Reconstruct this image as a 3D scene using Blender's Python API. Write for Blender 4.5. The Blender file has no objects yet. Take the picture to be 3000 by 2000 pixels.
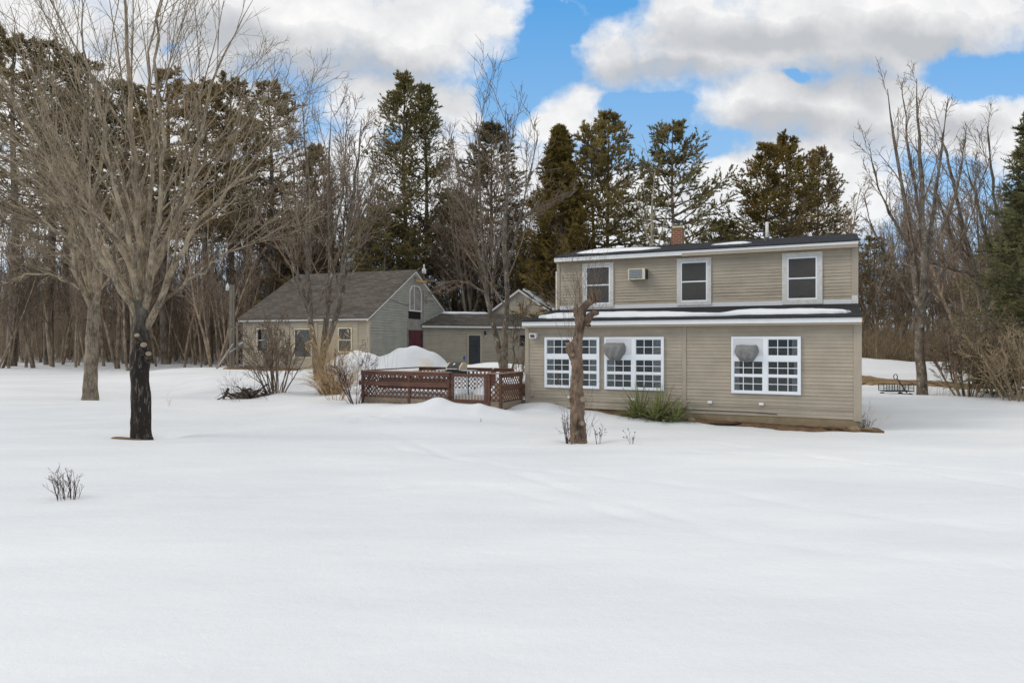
import bpy, math, random
import numpy as np
from mathutils import Vector, Matrix, noise as mnoise
sc = bpy.context.scene
col = sc.collection
RNG = np.random.default_rng(7)
random.seed(7)
F, CX, HY, CAMZ = 2000.0, 1500.0, 1003.0, 2.4   # photograph: focal length in pixels, centre column, horizon row, eye height

def px(u, v, Y):
    return ((u-CX)/F*Y, Y, CAMZ+(HY-v)/F*Y)

# ------------------------------------------------------------------ materials
class N:
    def __init__(s, name, world=False):
        if world:
            s.m = bpy.data.worlds.new(name)
        else:
            s.m = bpy.data.materials.new(name)
        s.m.use_nodes = True
        s.t = s.m.node_tree
        s.t.nodes.clear()
        s.out = s.t.nodes.new('ShaderNodeOutputWorld' if world else 'ShaderNodeOutputMaterial')
    def n(s, typ, **kw):
        nd = s.t.nodes.new(typ)
        for k, v in kw.items():
            if k.startswith('i_'):
                key = k[2:].replace('_', ' ')
                s.set(nd.inputs[key], v)
            else:
                setattr(nd, k, v)
        return nd
    def set(s, sock, v):
        if isinstance(v, bpy.types.NodeSocket): s.t.links.new(v, sock)
        elif isinstance(v, bpy.types.Node): s.t.links.new(v.outputs[0], sock)
        else: sock.default_value = v
    def math(s, op, a, b=0.0, c=None, clamp=False):
        nd = s.t.nodes.new('ShaderNodeMath'); nd.operation = op; nd.use_clamp = clamp
        s.set(nd.inputs[0], a); s.set(nd.inputs[1], b)
        if c is not None: s.set(nd.inputs[2], c)
        return nd.outputs[0]
    def mix(s, f, a, b, typ='MIX'):
        nd = s.t.nodes.new('ShaderNodeMix'); nd.data_type = 'RGBA'; nd.blend_type = typ
        s.set(nd.inputs[0], f)
        s.set(nd.inputs[6], a if not isinstance(a, tuple) else a+(1,) if len(a) == 3 else a)
        s.set(nd.inputs[7], b if not isinstance(b, tuple) else b+(1,) if len(b) == 3 else b)
        return nd.outputs[2]
    def ramp(s, f, *stops):
        nd = s.t.nodes.new('ShaderNodeValToRGB'); s.set(nd.inputs[0], f)
        e = nd.color_ramp.elements
        while len(e) < len(stops): e.new(0.5)
        for q, (p, c) in zip(e, stops):
            q.position = p
            q.color = (c, c, c, 1) if not isinstance(c, tuple) else c+(1,)
        return nd.outputs[0]
    def map(s, scale=(1, 1, 1), coord='Object', rot=(0, 0, 0)):
        tc = s.n('ShaderNodeTexCoord'); mp = s.n('ShaderNodeMapping')
        s.set(mp.inputs[0], tc.outputs[coord]); mp.inputs['Scale'].default_value = scale
        mp.inputs['Rotation'].default_value = rot
        return mp.outputs[0]
    def noise(s, vec, scale, detail=4, rough=0.55):
        nd = s.n('ShaderNodeTexNoise'); s.set(nd.inputs['Vector'], vec)
        nd.inputs['Scale'].default_value = scale; nd.inputs['Detail'].default_value = detail
        nd.inputs['Roughness'].default_value = rough
        return nd.outputs['Fac']
    def bump(s, h, strength=0.3, dist=0.02):
        nd = s.n('ShaderNodeBump'); s.set(nd.inputs['Height'], h)
        nd.inputs['Strength'].default_value = strength; nd.inputs['Distance'].default_value = dist
        return nd.outputs[0]
    def bsdf(s, color, rough=0.8, normal=None, spec=0.3, **kw):
        b = s.n('ShaderNodeBsdfPrincipled')
        s.set(b.inputs['Base Color'], color if not isinstance(color, tuple) else color+(1,))
        s.set(b.inputs['Roughness'], rough); b.inputs['Specular IOR Level'].default_value = spec
        if normal is not None: s.set(b.inputs['Normal'], normal)
        for k, v in kw.items(): s.set(b.inputs[k.replace('_', ' ')], v)
        s.t.links.new(b.outputs[0], s.out.inputs[0])
        return s.m

def plain(name, c, rough=0.7, var=0.25, scale=6, bump=0.0, spec=0.3, **kw):
    q = N(name); v = q.map()
    n1 = q.noise(v, scale, 5)
    n2 = q.noise(v, scale*7, 3)
    f = q.math('ADD', q.math('MULTIPLY', n1, 0.65), q.math('MULTIPLY', n2, 0.35))
    a = tuple(x*(1-var) for x in c); b = tuple(min(1, x*(1+var)) for x in c)
    colr = q.mix(q.ramp(f, (0.3, 0.0), (0.7, 1.0)), a, b)
    return q.bsdf(colr, rough, q.bump(n2, bump, 0.01) if bump else None, spec, **kw)

def siding_mat(name, c, peel=0.0):
    q = N(name)
    vs = q.map((0.5, 0.5, 9.7)); v1 = q.map((1, 1, 1)); vl = q.map((2.2, 2.2, 26))
    board = q.noise(vs, 1.0, 1)
    dirt = q.noise(v1, 1.3, 6, 0.65)
    fine = q.noise(vl, 3, 5, 0.6)
    f = q.math('ADD', q.math('MULTIPLY', board, 0.45), q.math('MULTIPLY', dirt, 0.55))
    a = tuple(x*0.80 for x in c); b = tuple(x*1.17 for x in c)
    base = q.mix(q.ramp(f, (0.32, 0.0), (0.68, 1.0)), a, b)
    base = q.mix(q.ramp(fine, (0.60, 0.0), (0.78, 0.35)), base, tuple(x*1.45 for x in c))
    if peel:
        tc = q.n('ShaderNodeTexCoord'); sx = q.n('ShaderNodeSeparateXYZ'); q.set(sx.inputs[0], tc.outputs['Object'])
        low = q.math('MULTIPLY', q.math('SUBTRACT', 4.7, sx.outputs[2]), 0.8, clamp=True)
        pn = q.noise(q.map((1.6, 1.6, 22)), 1.6, 6, 0.7)
        pe = q.math('MULTIPLY', q.ramp(pn, (0.50, 0.0), (0.57, 1.0)), low)
        base = q.mix(q.math('MULTIPLY', pe, peel), base, (0.42, 0.34, 0.22))
        pn2 = q.noise(q.map((2.6, 2.6, 30)), 2.3, 6, 0.7)
        pe2 = q.math('MULTIPLY', q.ramp(pn2, (0.57, 0.0), (0.62, 1.0)), low)
        base = q.mix(q.math('MULTIPLY', pe2, peel*0.8), base, (0.07, 0.055, 0.04))
    return q.bsdf(base, 0.62, q.bump(fine, 0.15, 0.01), 0.25)

def shingle_mat(name, c1, c2, sx=3.2, sz=7.5, axis='x'):
    # tabs follow the roof slope: x along the eave, y up the slope (object space of the building)
    q = N(name)
    tc = q.n('ShaderNodeTexCoord'); s = q.n('ShaderNodeSeparateXYZ'); q.set(s.inputs[0], tc.outputs['Object'])
    cb = q.n('ShaderNodeCombineXYZ')
    q.set(cb.inputs[0], s.outputs[0 if axis == 'x' else 1]); q.set(cb.inputs[1], s.outputs[1 if axis == 'x' else 0])
    br = q.n('ShaderNodeTexBrick'); q.set(br.inputs['Vector'], cb.outputs[0])
    br.inputs['Color1'].default_value = (0.25, 0.25, 0.25, 1); br.inputs['Color2'].default_value = (0.8, 0.8, 0.8, 1)
    br.inputs['Mortar'].default_value = (0.0, 0.0, 0.0, 1)
    br.inputs['Scale'].default_value = 1.0; br.inputs['Mortar Size'].default_value = 0.012
    br.inputs['Brick Width'].default_value = 1.0/sx; br.inputs['Row Height'].default_value = 1.0/sz
    nz = q.noise(q.map((1, 3, 3) if axis == 'x' else (3, 1, 3)), 2.5, 6, 0.7)
    nf = q.noise(q.map(), 40, 3)
    f = q.math('ADD', q.math('MULTIPLY', br.outputs[0], 0.45), q.math('ADD', q.math('MULTIPLY', nz, 0.55), q.math('MULTIPLY', nf, 0.2)))
    colr = q.mix(q.ramp(f, (0.25, 0.0), (0.95, 1.0)), c1, c2)
    return q.bsdf(colr, 0.9, q.bump(q.math('ADD', br.outputs['Fac'], q.math('MULTIPLY', nf, -0.5)), 0.5, 0.015), 0.15)

def bark_mat(name, c, lichen=0.0, dark=None, dark_z=None, rnd=0.25, bs=1.0, bump=0.6):
    q = N(name)
    v = q.map((1, 1, 0.16)); v1 = q.map()
    ridges = q.noise(v, 26*bs, 5, 0.7)
    patch = q.noise(v1, 2.5*bs, 5, 0.6)
    f = q.math('ADD', q.math('MULTIPLY', ridges, 0.5), q.math('MULTIPLY', patch, 0.5))
    a = tuple(x*0.40 for x in c); b = tuple(x*1.5 for x in c)
    base = q.mix(q.ramp(f, (0.40, 0.0), (0.60, 1.0)), a, b)
    if lichen:
        ln = q.noise(q.map((1, 1, 0.7)), 7*bs, 4, 0.6)
        base = q.mix(q.math('MULTIPLY', q.ramp(ln, (0.60, 0.0), (0.66, 1.0)), lichen), base, (0.36, 0.36, 0.24))
    if dark is not None:
        tc = q.n('ShaderNodeTexCoord'); s = q.n('ShaderNodeSeparateXYZ'); q.set(s.inputs[0], tc.outputs['Object'])
        st = q.noise(q.map((1, 1, 0.35)), 6, 4, 0.6)
        z = q.math('ADD', s.outputs[2], q.math('MULTIPLY', q.math('SUBTRACT', st, 0.5), dark[1]))
        m = q.ramp(q.math('DIVIDE', z, 10.0), (max(0, dark_z/10-0.08), 1.0), (dark_z/10+0.08, 0.0))
        chip = q.ramp(q.noise(q.map((1, 1, 0.2)), 14, 4, 0.7), (0.54, 1.0), (0.60, 0.25))
        base = q.mix(q.math('MULTIPLY', m, chip), base, dark[0])
    oi = q.n('ShaderNodeObjectInfo')
    base = q.mix(1.0, base, q.mix(oi.outputs['Random'], (1-rnd,)*3, (1+rnd*0.6, 1+rnd*0.5, 1+rnd*0.4)), 'MULTIPLY')
    return q.bsdf(base, 0.9, q.bump(ridges, bump, 0.03), 0.15)

def needle_mat(name, c1, c2):
    q = N(name); v = q.map()
    f = q.math('ADD', q.math('MULTIPLY', q.noise(v, 0.9, 3), 0.6), q.math('MULTIPLY', q.noise(v, 5, 2), 0.4))
    base = q.mix(q.ramp(f, (0.36, 0.0), (0.62, 1.0)), c1, c2)
    oi = q.n('ShaderNodeObjectInfo')
    base = q.mix(1.0, base, q.mix(oi.outputs['Random'], (0.75, 0.8, 0.8), (1.2, 1.1, 0.95)), 'MULTIPLY')
    b = q.n('ShaderNodeBsdfPrincipled'); q.set(b.inputs['Base Color'], base); b.inputs['Roughness'].default_value = 0.65
    b.inputs['Specular IOR Level'].default_value = 0.2
    tr = q.n('ShaderNodeBsdfTranslucent'); q.set(tr.inputs[0], base)
    ms = q.n('ShaderNodeMixShader'); ms.inputs[0].default_value = 0.45
    q.t.links.new(b.outputs[0], ms.inputs[1]); q.t.links.new(tr.outputs[0], ms.inputs[2])
    q.t.links.new(ms.outputs[0], q.out.inputs[0])
    return q.m

def wood_mat(name, c, axis=0, var=0.3, rough=0.75):
    q = N(name); sc_ = [14, 14, 14]; sc_[axis] = 0.9
    v = q.map(tuple(sc_)); n1 = q.noise(v, 2.0, 5, 0.65); n2 = q.noise(q.map(), 1.7, 4)
    f = q.math('ADD', q.math('MULTIPLY', n1, 0.6), q.math('MULTIPLY', n2, 0.4))
    colr = q.mix(q.ramp(f, (0.33, 0.0), (0.67, 1.0)), tuple(x*(1-var) for x in c), tuple(x*(1+var) for x in c))
    return q.bsdf(colr, rough, q.bump(n1, 0.25, 0.01), 0.25)

M = {}
M['siding'] = siding_mat('tan_clapboard', (0.378, 0.318, 0.240))
M['siding_up'] = siding_mat('tan_clapboard_peeling', (0.378, 0.318, 0.240), 0.75)
M['siding_grey'] = siding_mat('grey_green_clapboard', (0.275, 0.272, 0.235))
M['siding_garage'] = siding_mat('garage_clapboard', (0.36, 0.305, 0.225))
M['siding_link'] = siding_mat('link_clapboard', (0.31, 0.27, 0.205))
M['trim_tan'] = wood_mat('tan_trim', (0.37, 0.31, 0.235), 2, 0.1, 0.6)
M['white'] = plain('white_paint', (0.74, 0.73, 0.71), 0.5, 0.05, 3)
M['white_worn'] = plain('worn_white_paint', (0.60, 0.57, 0.52), 0.6, 0.18, 9)
M['vinyl'] = plain('white_vinyl', (0.78, 0.79, 0.80), 0.35, 0.03, 2)
M['panel'] = plain('white_panel', (0.66, 0.65, 0.64), 0.55, 0.04, 2)
M['cream'] = plain('cream_paint', (0.62, 0.56, 0.42), 0.6, 0.12, 8)
M['shingle'] = shingle_mat('black_shingle', (0.010, 0.010, 0.012), (0.036, 0.036, 0.038))
M['shingle_brown'] = shingle_mat('brown_shingle', (0.020, 0.017, 0.015), (0.155, 0.134, 0.112), 2.2, 4.6)
M['shingle_grey'] = shingle_mat('weathered_shingle', (0.012, 0.011, 0.010), (0.145, 0.132, 0.115), 2.2, 4.6)
M['concrete'] = plain('tan_concrete', (0.27, 0.205, 0.12), 0.9, 0.3, 3.5, 0.4)
M['glass'] = None
def glass_mat():
    q = N('window_glass')
    g = q.n('ShaderNodeBsdfGlossy'); g.inputs['Roughness'].default_value = 0.03; g.inputs[0].default_value = (0.75, 0.78, 0.8, 1)
    t = q.n('ShaderNodeBsdfTransparent'); t.inputs[0].default_value = (0.8, 0.82, 0.82, 1)
    fr = q.n('ShaderNodeFresnel'); fr.inputs[0].default_value = 1.5
    f = q.math('ADD', q.math('MULTIPLY', fr.outputs[0], 0.75), 0.01)
    ms = q.n('ShaderNodeMixShader'); q.set(ms.inputs[0], f)
    q.t.links.new(t.outputs[0], ms.inputs[1]); q.t.links.new(g.outputs[0], ms.inputs[2])
    q.t.links.new(ms.outputs[0], q.out.inputs[0]); return q.m
M['glass'] = glass_mat()
M['room'] = plain('painted_darkness', (0.016, 0.012, 0.013), 0.9, 0.5, 1.3)  # near-black colour that stands in for the shade of unlit interiors
M['room_brown'] = plain('dim_room', (0.045, 0.032, 0.03), 0.9, 0.6, 2.0)
M['curtain'] = plain('grey_curtain', (0.36, 0.35, 0.34), 0.9, 0.3, 5)
M['screen'] = plain('insect_screen', (0.10, 0.095, 0.09), 0.8, 0.2, 3)
M['screen_up'] = plain('dark_insect_screen', (0.066, 0.062, 0.056), 0.8, 0.2, 1.5)
M['metal'] = plain('galvanised_metal', (0.55, 0.57, 0.59), 0.4, 0.2, 8, 0, 0.5, Metallic=0.6)
M['black_metal'] = plain('black_metal', (0.02, 0.02, 0.022), 0.5, 0.3, 8, 0, 0.4)
M['beige_metal'] = plain('beige_enamel', (0.50, 0.43, 0.30), 0.45, 0.15, 5)
M['cover'] = plain('grey_cover_cloth', (0.215, 0.21, 0.20), 0.7, 0.12, 4, 0.2)
M['deck'] = wood_mat('red_brown_stained_wood', (0.118, 0.058, 0.040), 0, 0.4)
M['rail_top'] = wood_mat('worn_rail_wood', (0.27, 0.17, 0.12), 0, 0.35)
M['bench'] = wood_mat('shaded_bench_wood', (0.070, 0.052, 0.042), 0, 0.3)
M['plank'] = wood_mat('weathered_planks', (0.26, 0.20, 0.14), 0, 0.3)
M['grey_wood'] = wood_mat('silver_grey_wood', (0.20, 0.185, 0.17), 2, 0.45)
M['pole'] = wood_mat('weathered_pole', (0.19, 0.165, 0.13), 2, 0.35)
M['orange_wood'] = wood_mat('new_orange_lumber', (0.42, 0.24, 0.10), 1, 0.2)
M['red_door'] = wood_mat('dark_red_door', (0.065, 0.018, 0.022), 2, 0.5)
M['grey_door'] = plain('charcoal_door', (0.030, 0.032, 0.034), 0.5, 0.15, 3)
M['maple'] = bark_mat('grey_maple_bark', (0.270, 0.212, 0.145), 0.5, rnd=0.05)
M['maple_trunk'] = bark_mat('blackened_maple_bark', (0.17, 0.145, 0.115), 0.2, ((0.030, 0.024, 0.020), 2.2), 3.3, rnd=0.0, bump=1.0)
M['maple2_trunk'] = bark_mat('brown_maple_bark', (0.215, 0.172, 0.125), 0.2, rnd=0.0, bump=0.9)
M['bark_mid'] = bark_mat('lichened_bark', (0.145, 0.118, 0.092), 0.85, rnd=0.08)
M['bark_dark'] = bark_mat('dark_pine_bark', (0.175, 0.138, 0.108), 0.0, bs=0.6)
M['bark_far'] = bark_mat('far_bark', (0.285, 0.222, 0.158), 0.0, rnd=0.4, bs=0.6)
M['twig_far'] = bark_mat('far_twigs', (0.255, 0.195, 0.142), 0.0, rnd=0.4, bs=0.6)
M['brush'] = bark_mat('brown_brush', (0.34, 0.26, 0.165), 0.0, rnd=0.15, bs=0.5)
M['under'] = bark_mat('woodland_undergrowth', (0.33, 0.255, 0.180), 0.0, rnd=0.1, bs=0.5)
M['red_twig'] = bark_mat('purplish_twigs', (0.095, 0.052, 0.050), 0.0, rnd=0.1)
M['shrub'] = bark_mat('shrub_twigs', (0.20, 0.150, 0.108), 0.0, rnd=0.1)
M['apple'] = bark_mat('gnarled_apple_bark', (0.19, 0.130, 0.090), 0.3, rnd=0.0, bs=0.9, bump=1.0)
M['birch'] = plain('white_birch_bark', (0.60, 0.57, 0.52), 0.8, 0.3, 4)
M['pale_bark'] = bark_mat('pale_tan_bark', (0.30, 0.26, 0.19), 0.0, rnd=0.0)
M['cut'] = plain('cut_wood', (0.27, 0.205, 0.135), 0.8, 0.35, 12)
M['pine'] = needle_mat('pine_needles', (0.12, 0.105, 0.046), (0.32, 0.265, 0.112))
M['pine_dark'] = needle_mat('dark_pine_needles', (0.155, 0.122, 0.066), (0.37, 0.285, 0.155))
M['cedar'] = needle_mat('olive_needles', (0.095, 0.078, 0.024), (0.26, 0.195, 0.062))
M['spruce'] = needle_mat('spruce_needles', (0.12, 0.125, 0.062), (0.34, 0.32, 0.17))
M['straw'] = plain('dry_straw', (0.44, 0.30, 0.15), 0.8, 0.5, 4)
M['yucca'] = plain('yucca_leaf', (0.22, 0.225, 0.085), 0.5, 0.6, 4)
M['dirt'] = plain('brown_dirt', (0.135, 0.082, 0.045), 0.95, 0.5, 5, 0.8)
M['dirt_pale'] = plain('dry_grass_dirt', (0.22, 0.150, 0.080), 0.95, 0.35, 1.2, 0.6)
M['blue'] = plain('blue_plastic', (0.01, 0.04, 0.22), 0.5, 0.1, 3)
M['bluish'] = plain('pale_blue_sheet', (0.45, 0.55, 0.66), 0.5, 0.1, 3)
M['lampglass'] = plain('pale_lamp_glass', (0.55, 0.54, 0.51), 0.25, 0.06, 6)
M['stone'] = plain('tan_stone', (0.22, 0.16, 0.10), 0.9, 0.35, 7, 0.5)
def brick_mat():
    q = N('red_brick')
    tc = q.n('ShaderNodeTexCoord'); s = q.n('ShaderNodeSeparateXYZ'); q.set(s.inputs[0], tc.outputs['Object'])
    cb = q.n('ShaderNodeCombineXYZ'); q.set(cb.inputs[0], q.math('ADD', s.outputs[0], s.outputs[1])); q.set(cb.inputs[1], s.outputs[2])
    br = q.n('ShaderNodeTexBrick'); q.set(br.inputs['Vector'], cb.outputs[0])
    br.inputs['Color1'].default_value = (0.30, 0.085, 0.040, 1); br.inputs['Color2'].default_value = (0.16, 0.048, 0.028, 1)
    br.inputs['Mortar'].default_value = (0.42, 0.33, 0.24, 1); br.inputs['Scale'].default_value = 1
    br.inputs['Mortar Size'].default_value = 0.010; br.inputs['Brick Width'].default_value = 0.21; br.inputs['Row Height'].default_value = 0.072
    n = q.noise(q.map(), 7, 4)
    c = q.mix(q.ramp(n, (0.4, 0.0), (0.75, 0.5)), br.outputs[0], (0.34, 0.20, 0.13))
    return q.bsdf(c, 0.9, q.bump(q.math('MULTIPLY', br.outputs['Fac'], -1), 0.6, 0.01), 0.1)
M['brick'] = brick_mat()
def snow_mat(name, dirty=False):
    q = N(name); v = q.map((1, 1, 1))
    a = q.noise(q.map((0.35, 1.0, 1), rot=(0, 0, 0.35)), 0.9, 6, 0.5)
    b = q.noise(v, 9, 6, 0.65)
    c = q.noise(v, 60, 3, 0.6)
    h = q.math('ADD', q.math('MULTIPLY', a, 0.8), q.math('ADD', q.math('MULTIPLY', b, 0.13), q.math('MULTIPLY', c, 0.03)))
    colr = q.mix(q.ramp(q.noise(q.map((0.3, 1, 1), rot=(0, 0, 0.2)), 0.5, 5, 0.6), (0.35, 0.0), (0.65, 1.0)), (0.60, 0.615, 0.632), (0.68, 0.687, 0.692))
    if dirty:
        at = q.n('ShaderNodeAttribute'); at.attribute_name = 'dirty'
        d = q.ramp(q.math('MULTIPLY', q.math('ADD', q.noise(v, 1.1, 6, 0.7), 0.35), at.outputs['Fac']), (0.45, 0.0), (0.75, 0.8))
        colr = q.mix(d, colr, (0.52, 0.42, 0.30))
    return q.bsdf(colr, 0.62, q.bump(h, 0.6, 0.14), 0.25)
M['snow'] = snow_mat('old_snow', True)
M['roof_snow'] = snow_mat('roof_snow')

# ------------------------------------------------------------------ mesh builders
class MB:
    def __init__(s): s.v = []; s.f = []
    def add(s, vs, fs):
        o = len(s.v); s.v.extend(vs); s.f.extend([tuple(i+o for i in q) for q in fs])
    def box(s, x0, x1, y0, y1, z0, z1):
        if x0 > x1: x0, x1 = x1, x0
        if y0 > y1: y0, y1 = y1, y0
        if z0 > z1: z0, z1 = z1, z0
        s.add([(x0,y0,z0),(x1,y0,z0),(x1,y1,z0),(x0,y1,z0),(x0,y0,z1),(x1,y0,z1),(x1,y1,z1),(x0,y1,z1)],
              [(0,3,2,1),(4,5,6,7),(0,1,5,4),(1,2,6,5),(2,3,7,6),(3,0,4,7)])
        return s
    def bar(s, a, b, w, h=None, up=(0, 0, 1)):
        h = h or w; a = Vector(a); b = Vector(b); d = (b-a).normalized(); up = Vector(up)
        if abs(d.dot(up)) > 0.95: up = Vector((0, 1, 0)) if abs(d.y) < 0.9 else Vector((1, 0, 0))
        x = d.cross(up).normalized(); y = x.cross(d).normalized()
        vs = []
        for p in (a, b):
            for i, j in ((-1,-1),(1,-1),(1,1),(-1,1)): vs.append(tuple(p+x*i*w/2+y*j*h/2))
        s.add(vs, [(3,2,1,0),(4,5,6,7),(0,1,5,4),(1,2,6,5),(2,3,7,6),(3,0,4,7)]); return s
    def prism(s, pts, d):
        # pts: polygon (3D), extruded by vector d
        n = len(pts); d = Vector(d)
        vs = [tuple(p) for p in pts]+[tuple(Vector(p)+d) for p in pts]
        s.add(vs, [tuple(range(n))[::-1], tuple(range(n, 2*n))]+[(i, (i+1) % n, (i+1) % n+n, i+n) for i in range(n)]); return s
    def cyl(s, a, b, r, r2=None, n=12):
        r2 = r if r2 is None else r2
        return s.lathe([(0, r), (1, r2)], a, b, n)
    def lathe(s, prof, a, b, n=12):
        a = Vector(a); b = Vector(b); d = (b-a); L = d.length; d.normalize()
        up = Vector((0, 0, 1)) if abs(d.z) < 0.9 else Vector((1, 0, 0))
        x = d.cross(up).normalized(); y = d.cross(x)
        vs = []; fs = []
        for t, r in prof:
            for k in range(n):
                q = 2*math.pi*k/n; vs.append(tuple(a+d*L*t+(x*math.cos(q)+y*math.sin(q))*r))
        m = len(prof)
        for i in range(m-1):
            for k in range(n): fs.append((i*n+k, i*n+(k+1) % n, (i+1)*n+(k+1) % n, (i+1)*n+k))
        fs.append(tuple(range(n))[::-1]); fs.append(tuple(range((m-1)*n, m*n)))
        s.add(vs, fs); return s
    def path(s, pts, r, n=6):
        P = np.array([pts], float); R = np.full(P.shape[:2], r) if np.isscalar(r) else np.array([r], float)
        v, f = tube_arrays(P, R, n); s.add([tuple(q) for q in v], [tuple(int(i) for i in q) for q in f]); return s
    def mesh(s, name):
        me = bpy.data.meshes.new(name); me.from_pydata(s.v, [], s.f); me.update(); return me

def link(name, me, mat, parent=None, smooth=False):
    o = bpy.data.objects.new(name, me); col.objects.link(o)
    if mat is not None: me.materials.append(mat)
    if parent is not None: o.parent = parent
    if smooth: me.polygons.foreach_set('use_smooth', [True]*len(me.polygons))
    return o
def part(name, mb, mat, parent=None, smooth=False, bevel=0):
    me = mb.mesh(name)
    import bmesh
    bm = bmesh.new(); bm.from_mesh(me); bmesh.ops.recalc_face_normals(bm, faces=bm.faces)
    if bevel: bmesh.ops.bevel(bm, geom=bm.edges[:], offset=bevel, segments=1, affect='EDGES')
    bm.to_mesh(me); bm.free()
    return link(name, me, mat, parent, smooth)
def tag(o, label, cat, group=None, kind=None):
    if label: o['label'] = label
    if cat: o['category'] = cat
    if group: o['group'] = group
    if kind: o['kind'] = kind
    return o
def empty(name, label, cat, loc=(0, 0, 0), rz=0.0, group=None):
    o = bpy.data.objects.new(name, None); col.objects.link(o); o.location = loc; o.rotation_euler = (0, 0, rz)
    o.empty_display_size = 0.2
    return tag(o, label, cat, group)
def arr_mesh(name, V, Fa, smooth=True):
    V = np.asarray(V, np.float32); Fa = np.asarray(Fa, np.int32); k = Fa.shape[1]
    me = bpy.data.meshes.new(name); me.vertices.add(len(V)); me.vertices.foreach_set('co', V.ravel())
    me.loops.add(Fa.size); me.loops.foreach_set('vertex_index', Fa.ravel())
    me.polygons.add(len(Fa)); me.polygons.foreach_set('loop_start', np.arange(0, Fa.size, k, dtype=np.int32))
    me.polygons.foreach_set('loop_total', np.full(len(Fa), k, np.int32))
    if smooth: me.polygons.foreach_set('use_smooth', np.ones(len(Fa), bool))
    me.update(calc_edges=True); me.validate(); return me

def norm(a): return a/np.maximum(np.linalg.norm(a, axis=-1, keepdims=True), 1e-9)
def tube_arrays(P, R, s):
    B, n, _ = P.shape
    T = norm(np.gradient(P, axis=1))
    ref = np.where(np.abs(T[..., 2:3]) > 0.9, np.array([1.0, 0, 0]), np.array([0, 0, 1.0]))
    # one reference per path keeps rings from twisting
    ref = np.repeat(ref[:, n//2:n//2+1, :], n, axis=1)
    A = norm(np.cross(T, ref)); Bv = np.cross(T, A)
    q = np.arange(s)*2*math.pi/s
    V = P[:, :, None, :]+R[:, :, None, None]*(np.cos(q)[None, None, :, None]*A[:, :, None, :]+np.sin(q)[None, None, :, None]*Bv[:, :, None, :])
    idx = np.arange(B*n*s).reshape(B, n, s)
    a = idx[:, :-1, :]; b = idx[:, 1:, :]
    Fq = np.stack([a, np.roll(a, -1, 2), np.roll(b, -1, 2), b], -1).reshape(-1, 4)
    return V.reshape(-1, 3), Fq
def tubes_mesh(name, levels):
    Vs = []; Fs = []; o = 0
    for P, R, s in levels:
        if len(P) == 0: continue
        v, f = tube_arrays(P, R, s); Vs.append(v); Fs.append(f+o); o += len(v)
    return arr_mesh(name, np.concatenate(Vs), np.concatenate(Fs))

def resample(pts, n):
    pts = np.array(pts, float)
    d = np.r_[0, np.cumsum(np.linalg.norm(np.diff(pts[:, :3], axis=0), axis=1))]
    t = np.linspace(0, d[-1], n)
    # smooth interpolation (Catmull-Rom on the cumulative length)
    out = np.stack([np.interp(t, d, pts[:, k]) for k in range(pts.shape[1])], 1)
    for _ in range(2):
        out[1:-1] = 0.25*out[:-2]+0.5*out[1:-1]+0.25*out[2:]
    return out
def spawn(P, R, m, t0, t1, ang, Lf, n, up, wob, rr, rmin, rng, flat=0.0, grav=None):
    B, n0, _ = P.shape
    idx = np.repeat(np.arange(B), m)
    t = t0+(t1-t0)*((np.tile(np.arange(m), B)+rng.random(B*m))/m)
    s = t*(n0-1); i = np.clip(s.astype(int), 0, n0-2); fr = (s-i)[:, None]
    st = P[idx, i]*(1-fr)+P[idx, i+1]*fr
    T = norm(P[idx, i+1]-P[idx, i]); rad = R[idx, i]*(1-fr[:, 0])+R[idx, i+1]*fr[:, 0]
    pr = rng.normal(size=(B*m, 3)); pr[:, 2] *= (1-flat); pr = norm(pr-T*np.sum(pr*T, 1, keepdims=True))
    a = np.radians(rng.uniform(ang[0], ang[1], B*m))[:, None]
    d = norm(np.cos(a)*T+np.sin(a)*pr)
    PL = np.linalg.norm(np.diff(P, axis=1), axis=2).sum(1)[idx]
    L = Lf(PL, t)*rng.uniform(0.6, 1.25, B*m)
    Q = np.empty((B*m, n, 3)); Q[:, 0] = st; p = st.copy()
    for k in range(1, n):
        d = norm(d+np.array([0, 0, up])/(n-1)+rng.normal(size=d.shape)*wob)
        p = p+d*(L/(n-1))[:, None]; Q[:, k] = p
    r0 = np.maximum(rad*rr, rmin*1.2)
    Rr = r0[:, None]*(1-np.linspace(0, 1, n)[None, :]**1.1)+rmin*np.linspace(0, 1, n)[None, :]
    return Q, Rr
print('p1 ok')
SUN_E = 1.0; EXPO = 0.3; BL = 0.10; ZC = 1.0
# ------------------------------------------------------------------ ground
def PZ(u, v, Y):
    a = px(u, v, Y); return a
HC, HS = 0.905, 0.4256
def house_w(xl, yl):   # house-local to world
    return (0.48+xl*HC+yl*HS, 22.71-xl*HS+yl*HC)
CP = []
def cp(x, y, z, r=3.0): CP.append((x, y, z, r))
for x in (-60, -30, -12, 0, 12, 30, 60):
    for y in (-20, -5, 3, 9): cp(x, y, 0.0, 8)
for x in (-14, -7, 0, 6, 12): cp(x, 14, 0.0, 4)
cp(-9.4, 17.3, 0.0, 3); cp(-18, 29, 0.0, 4); cp(-10, 22, 0.10, 3); cp(-13, 26, 0.22, 3); cp(-26, 24, 0.0, 5); cp(-40, 30, 0.05, 8)
cp(-6.3, 23.5, .36, 1.5); cp(-8, 28, .40, 2.5); cp(-11, 33, .55, 3); cp(-14, 38, .72, 3); cp(-17, 44, .76, 3); cp(-20, 44, .74, 3); cp(-10, 40.5, .74, 3)
cp(-30, 45, .25, 6); cp(-26, 60, .42, 8); cp(-45, 60, .42, 8); cp(-60, 45, .3, 10); cp(-40, 90, .8, 15); cp(-80, 90, .8, 20); cp(0, 90, .8, 20); cp(40, 100, .8, 20)
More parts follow.
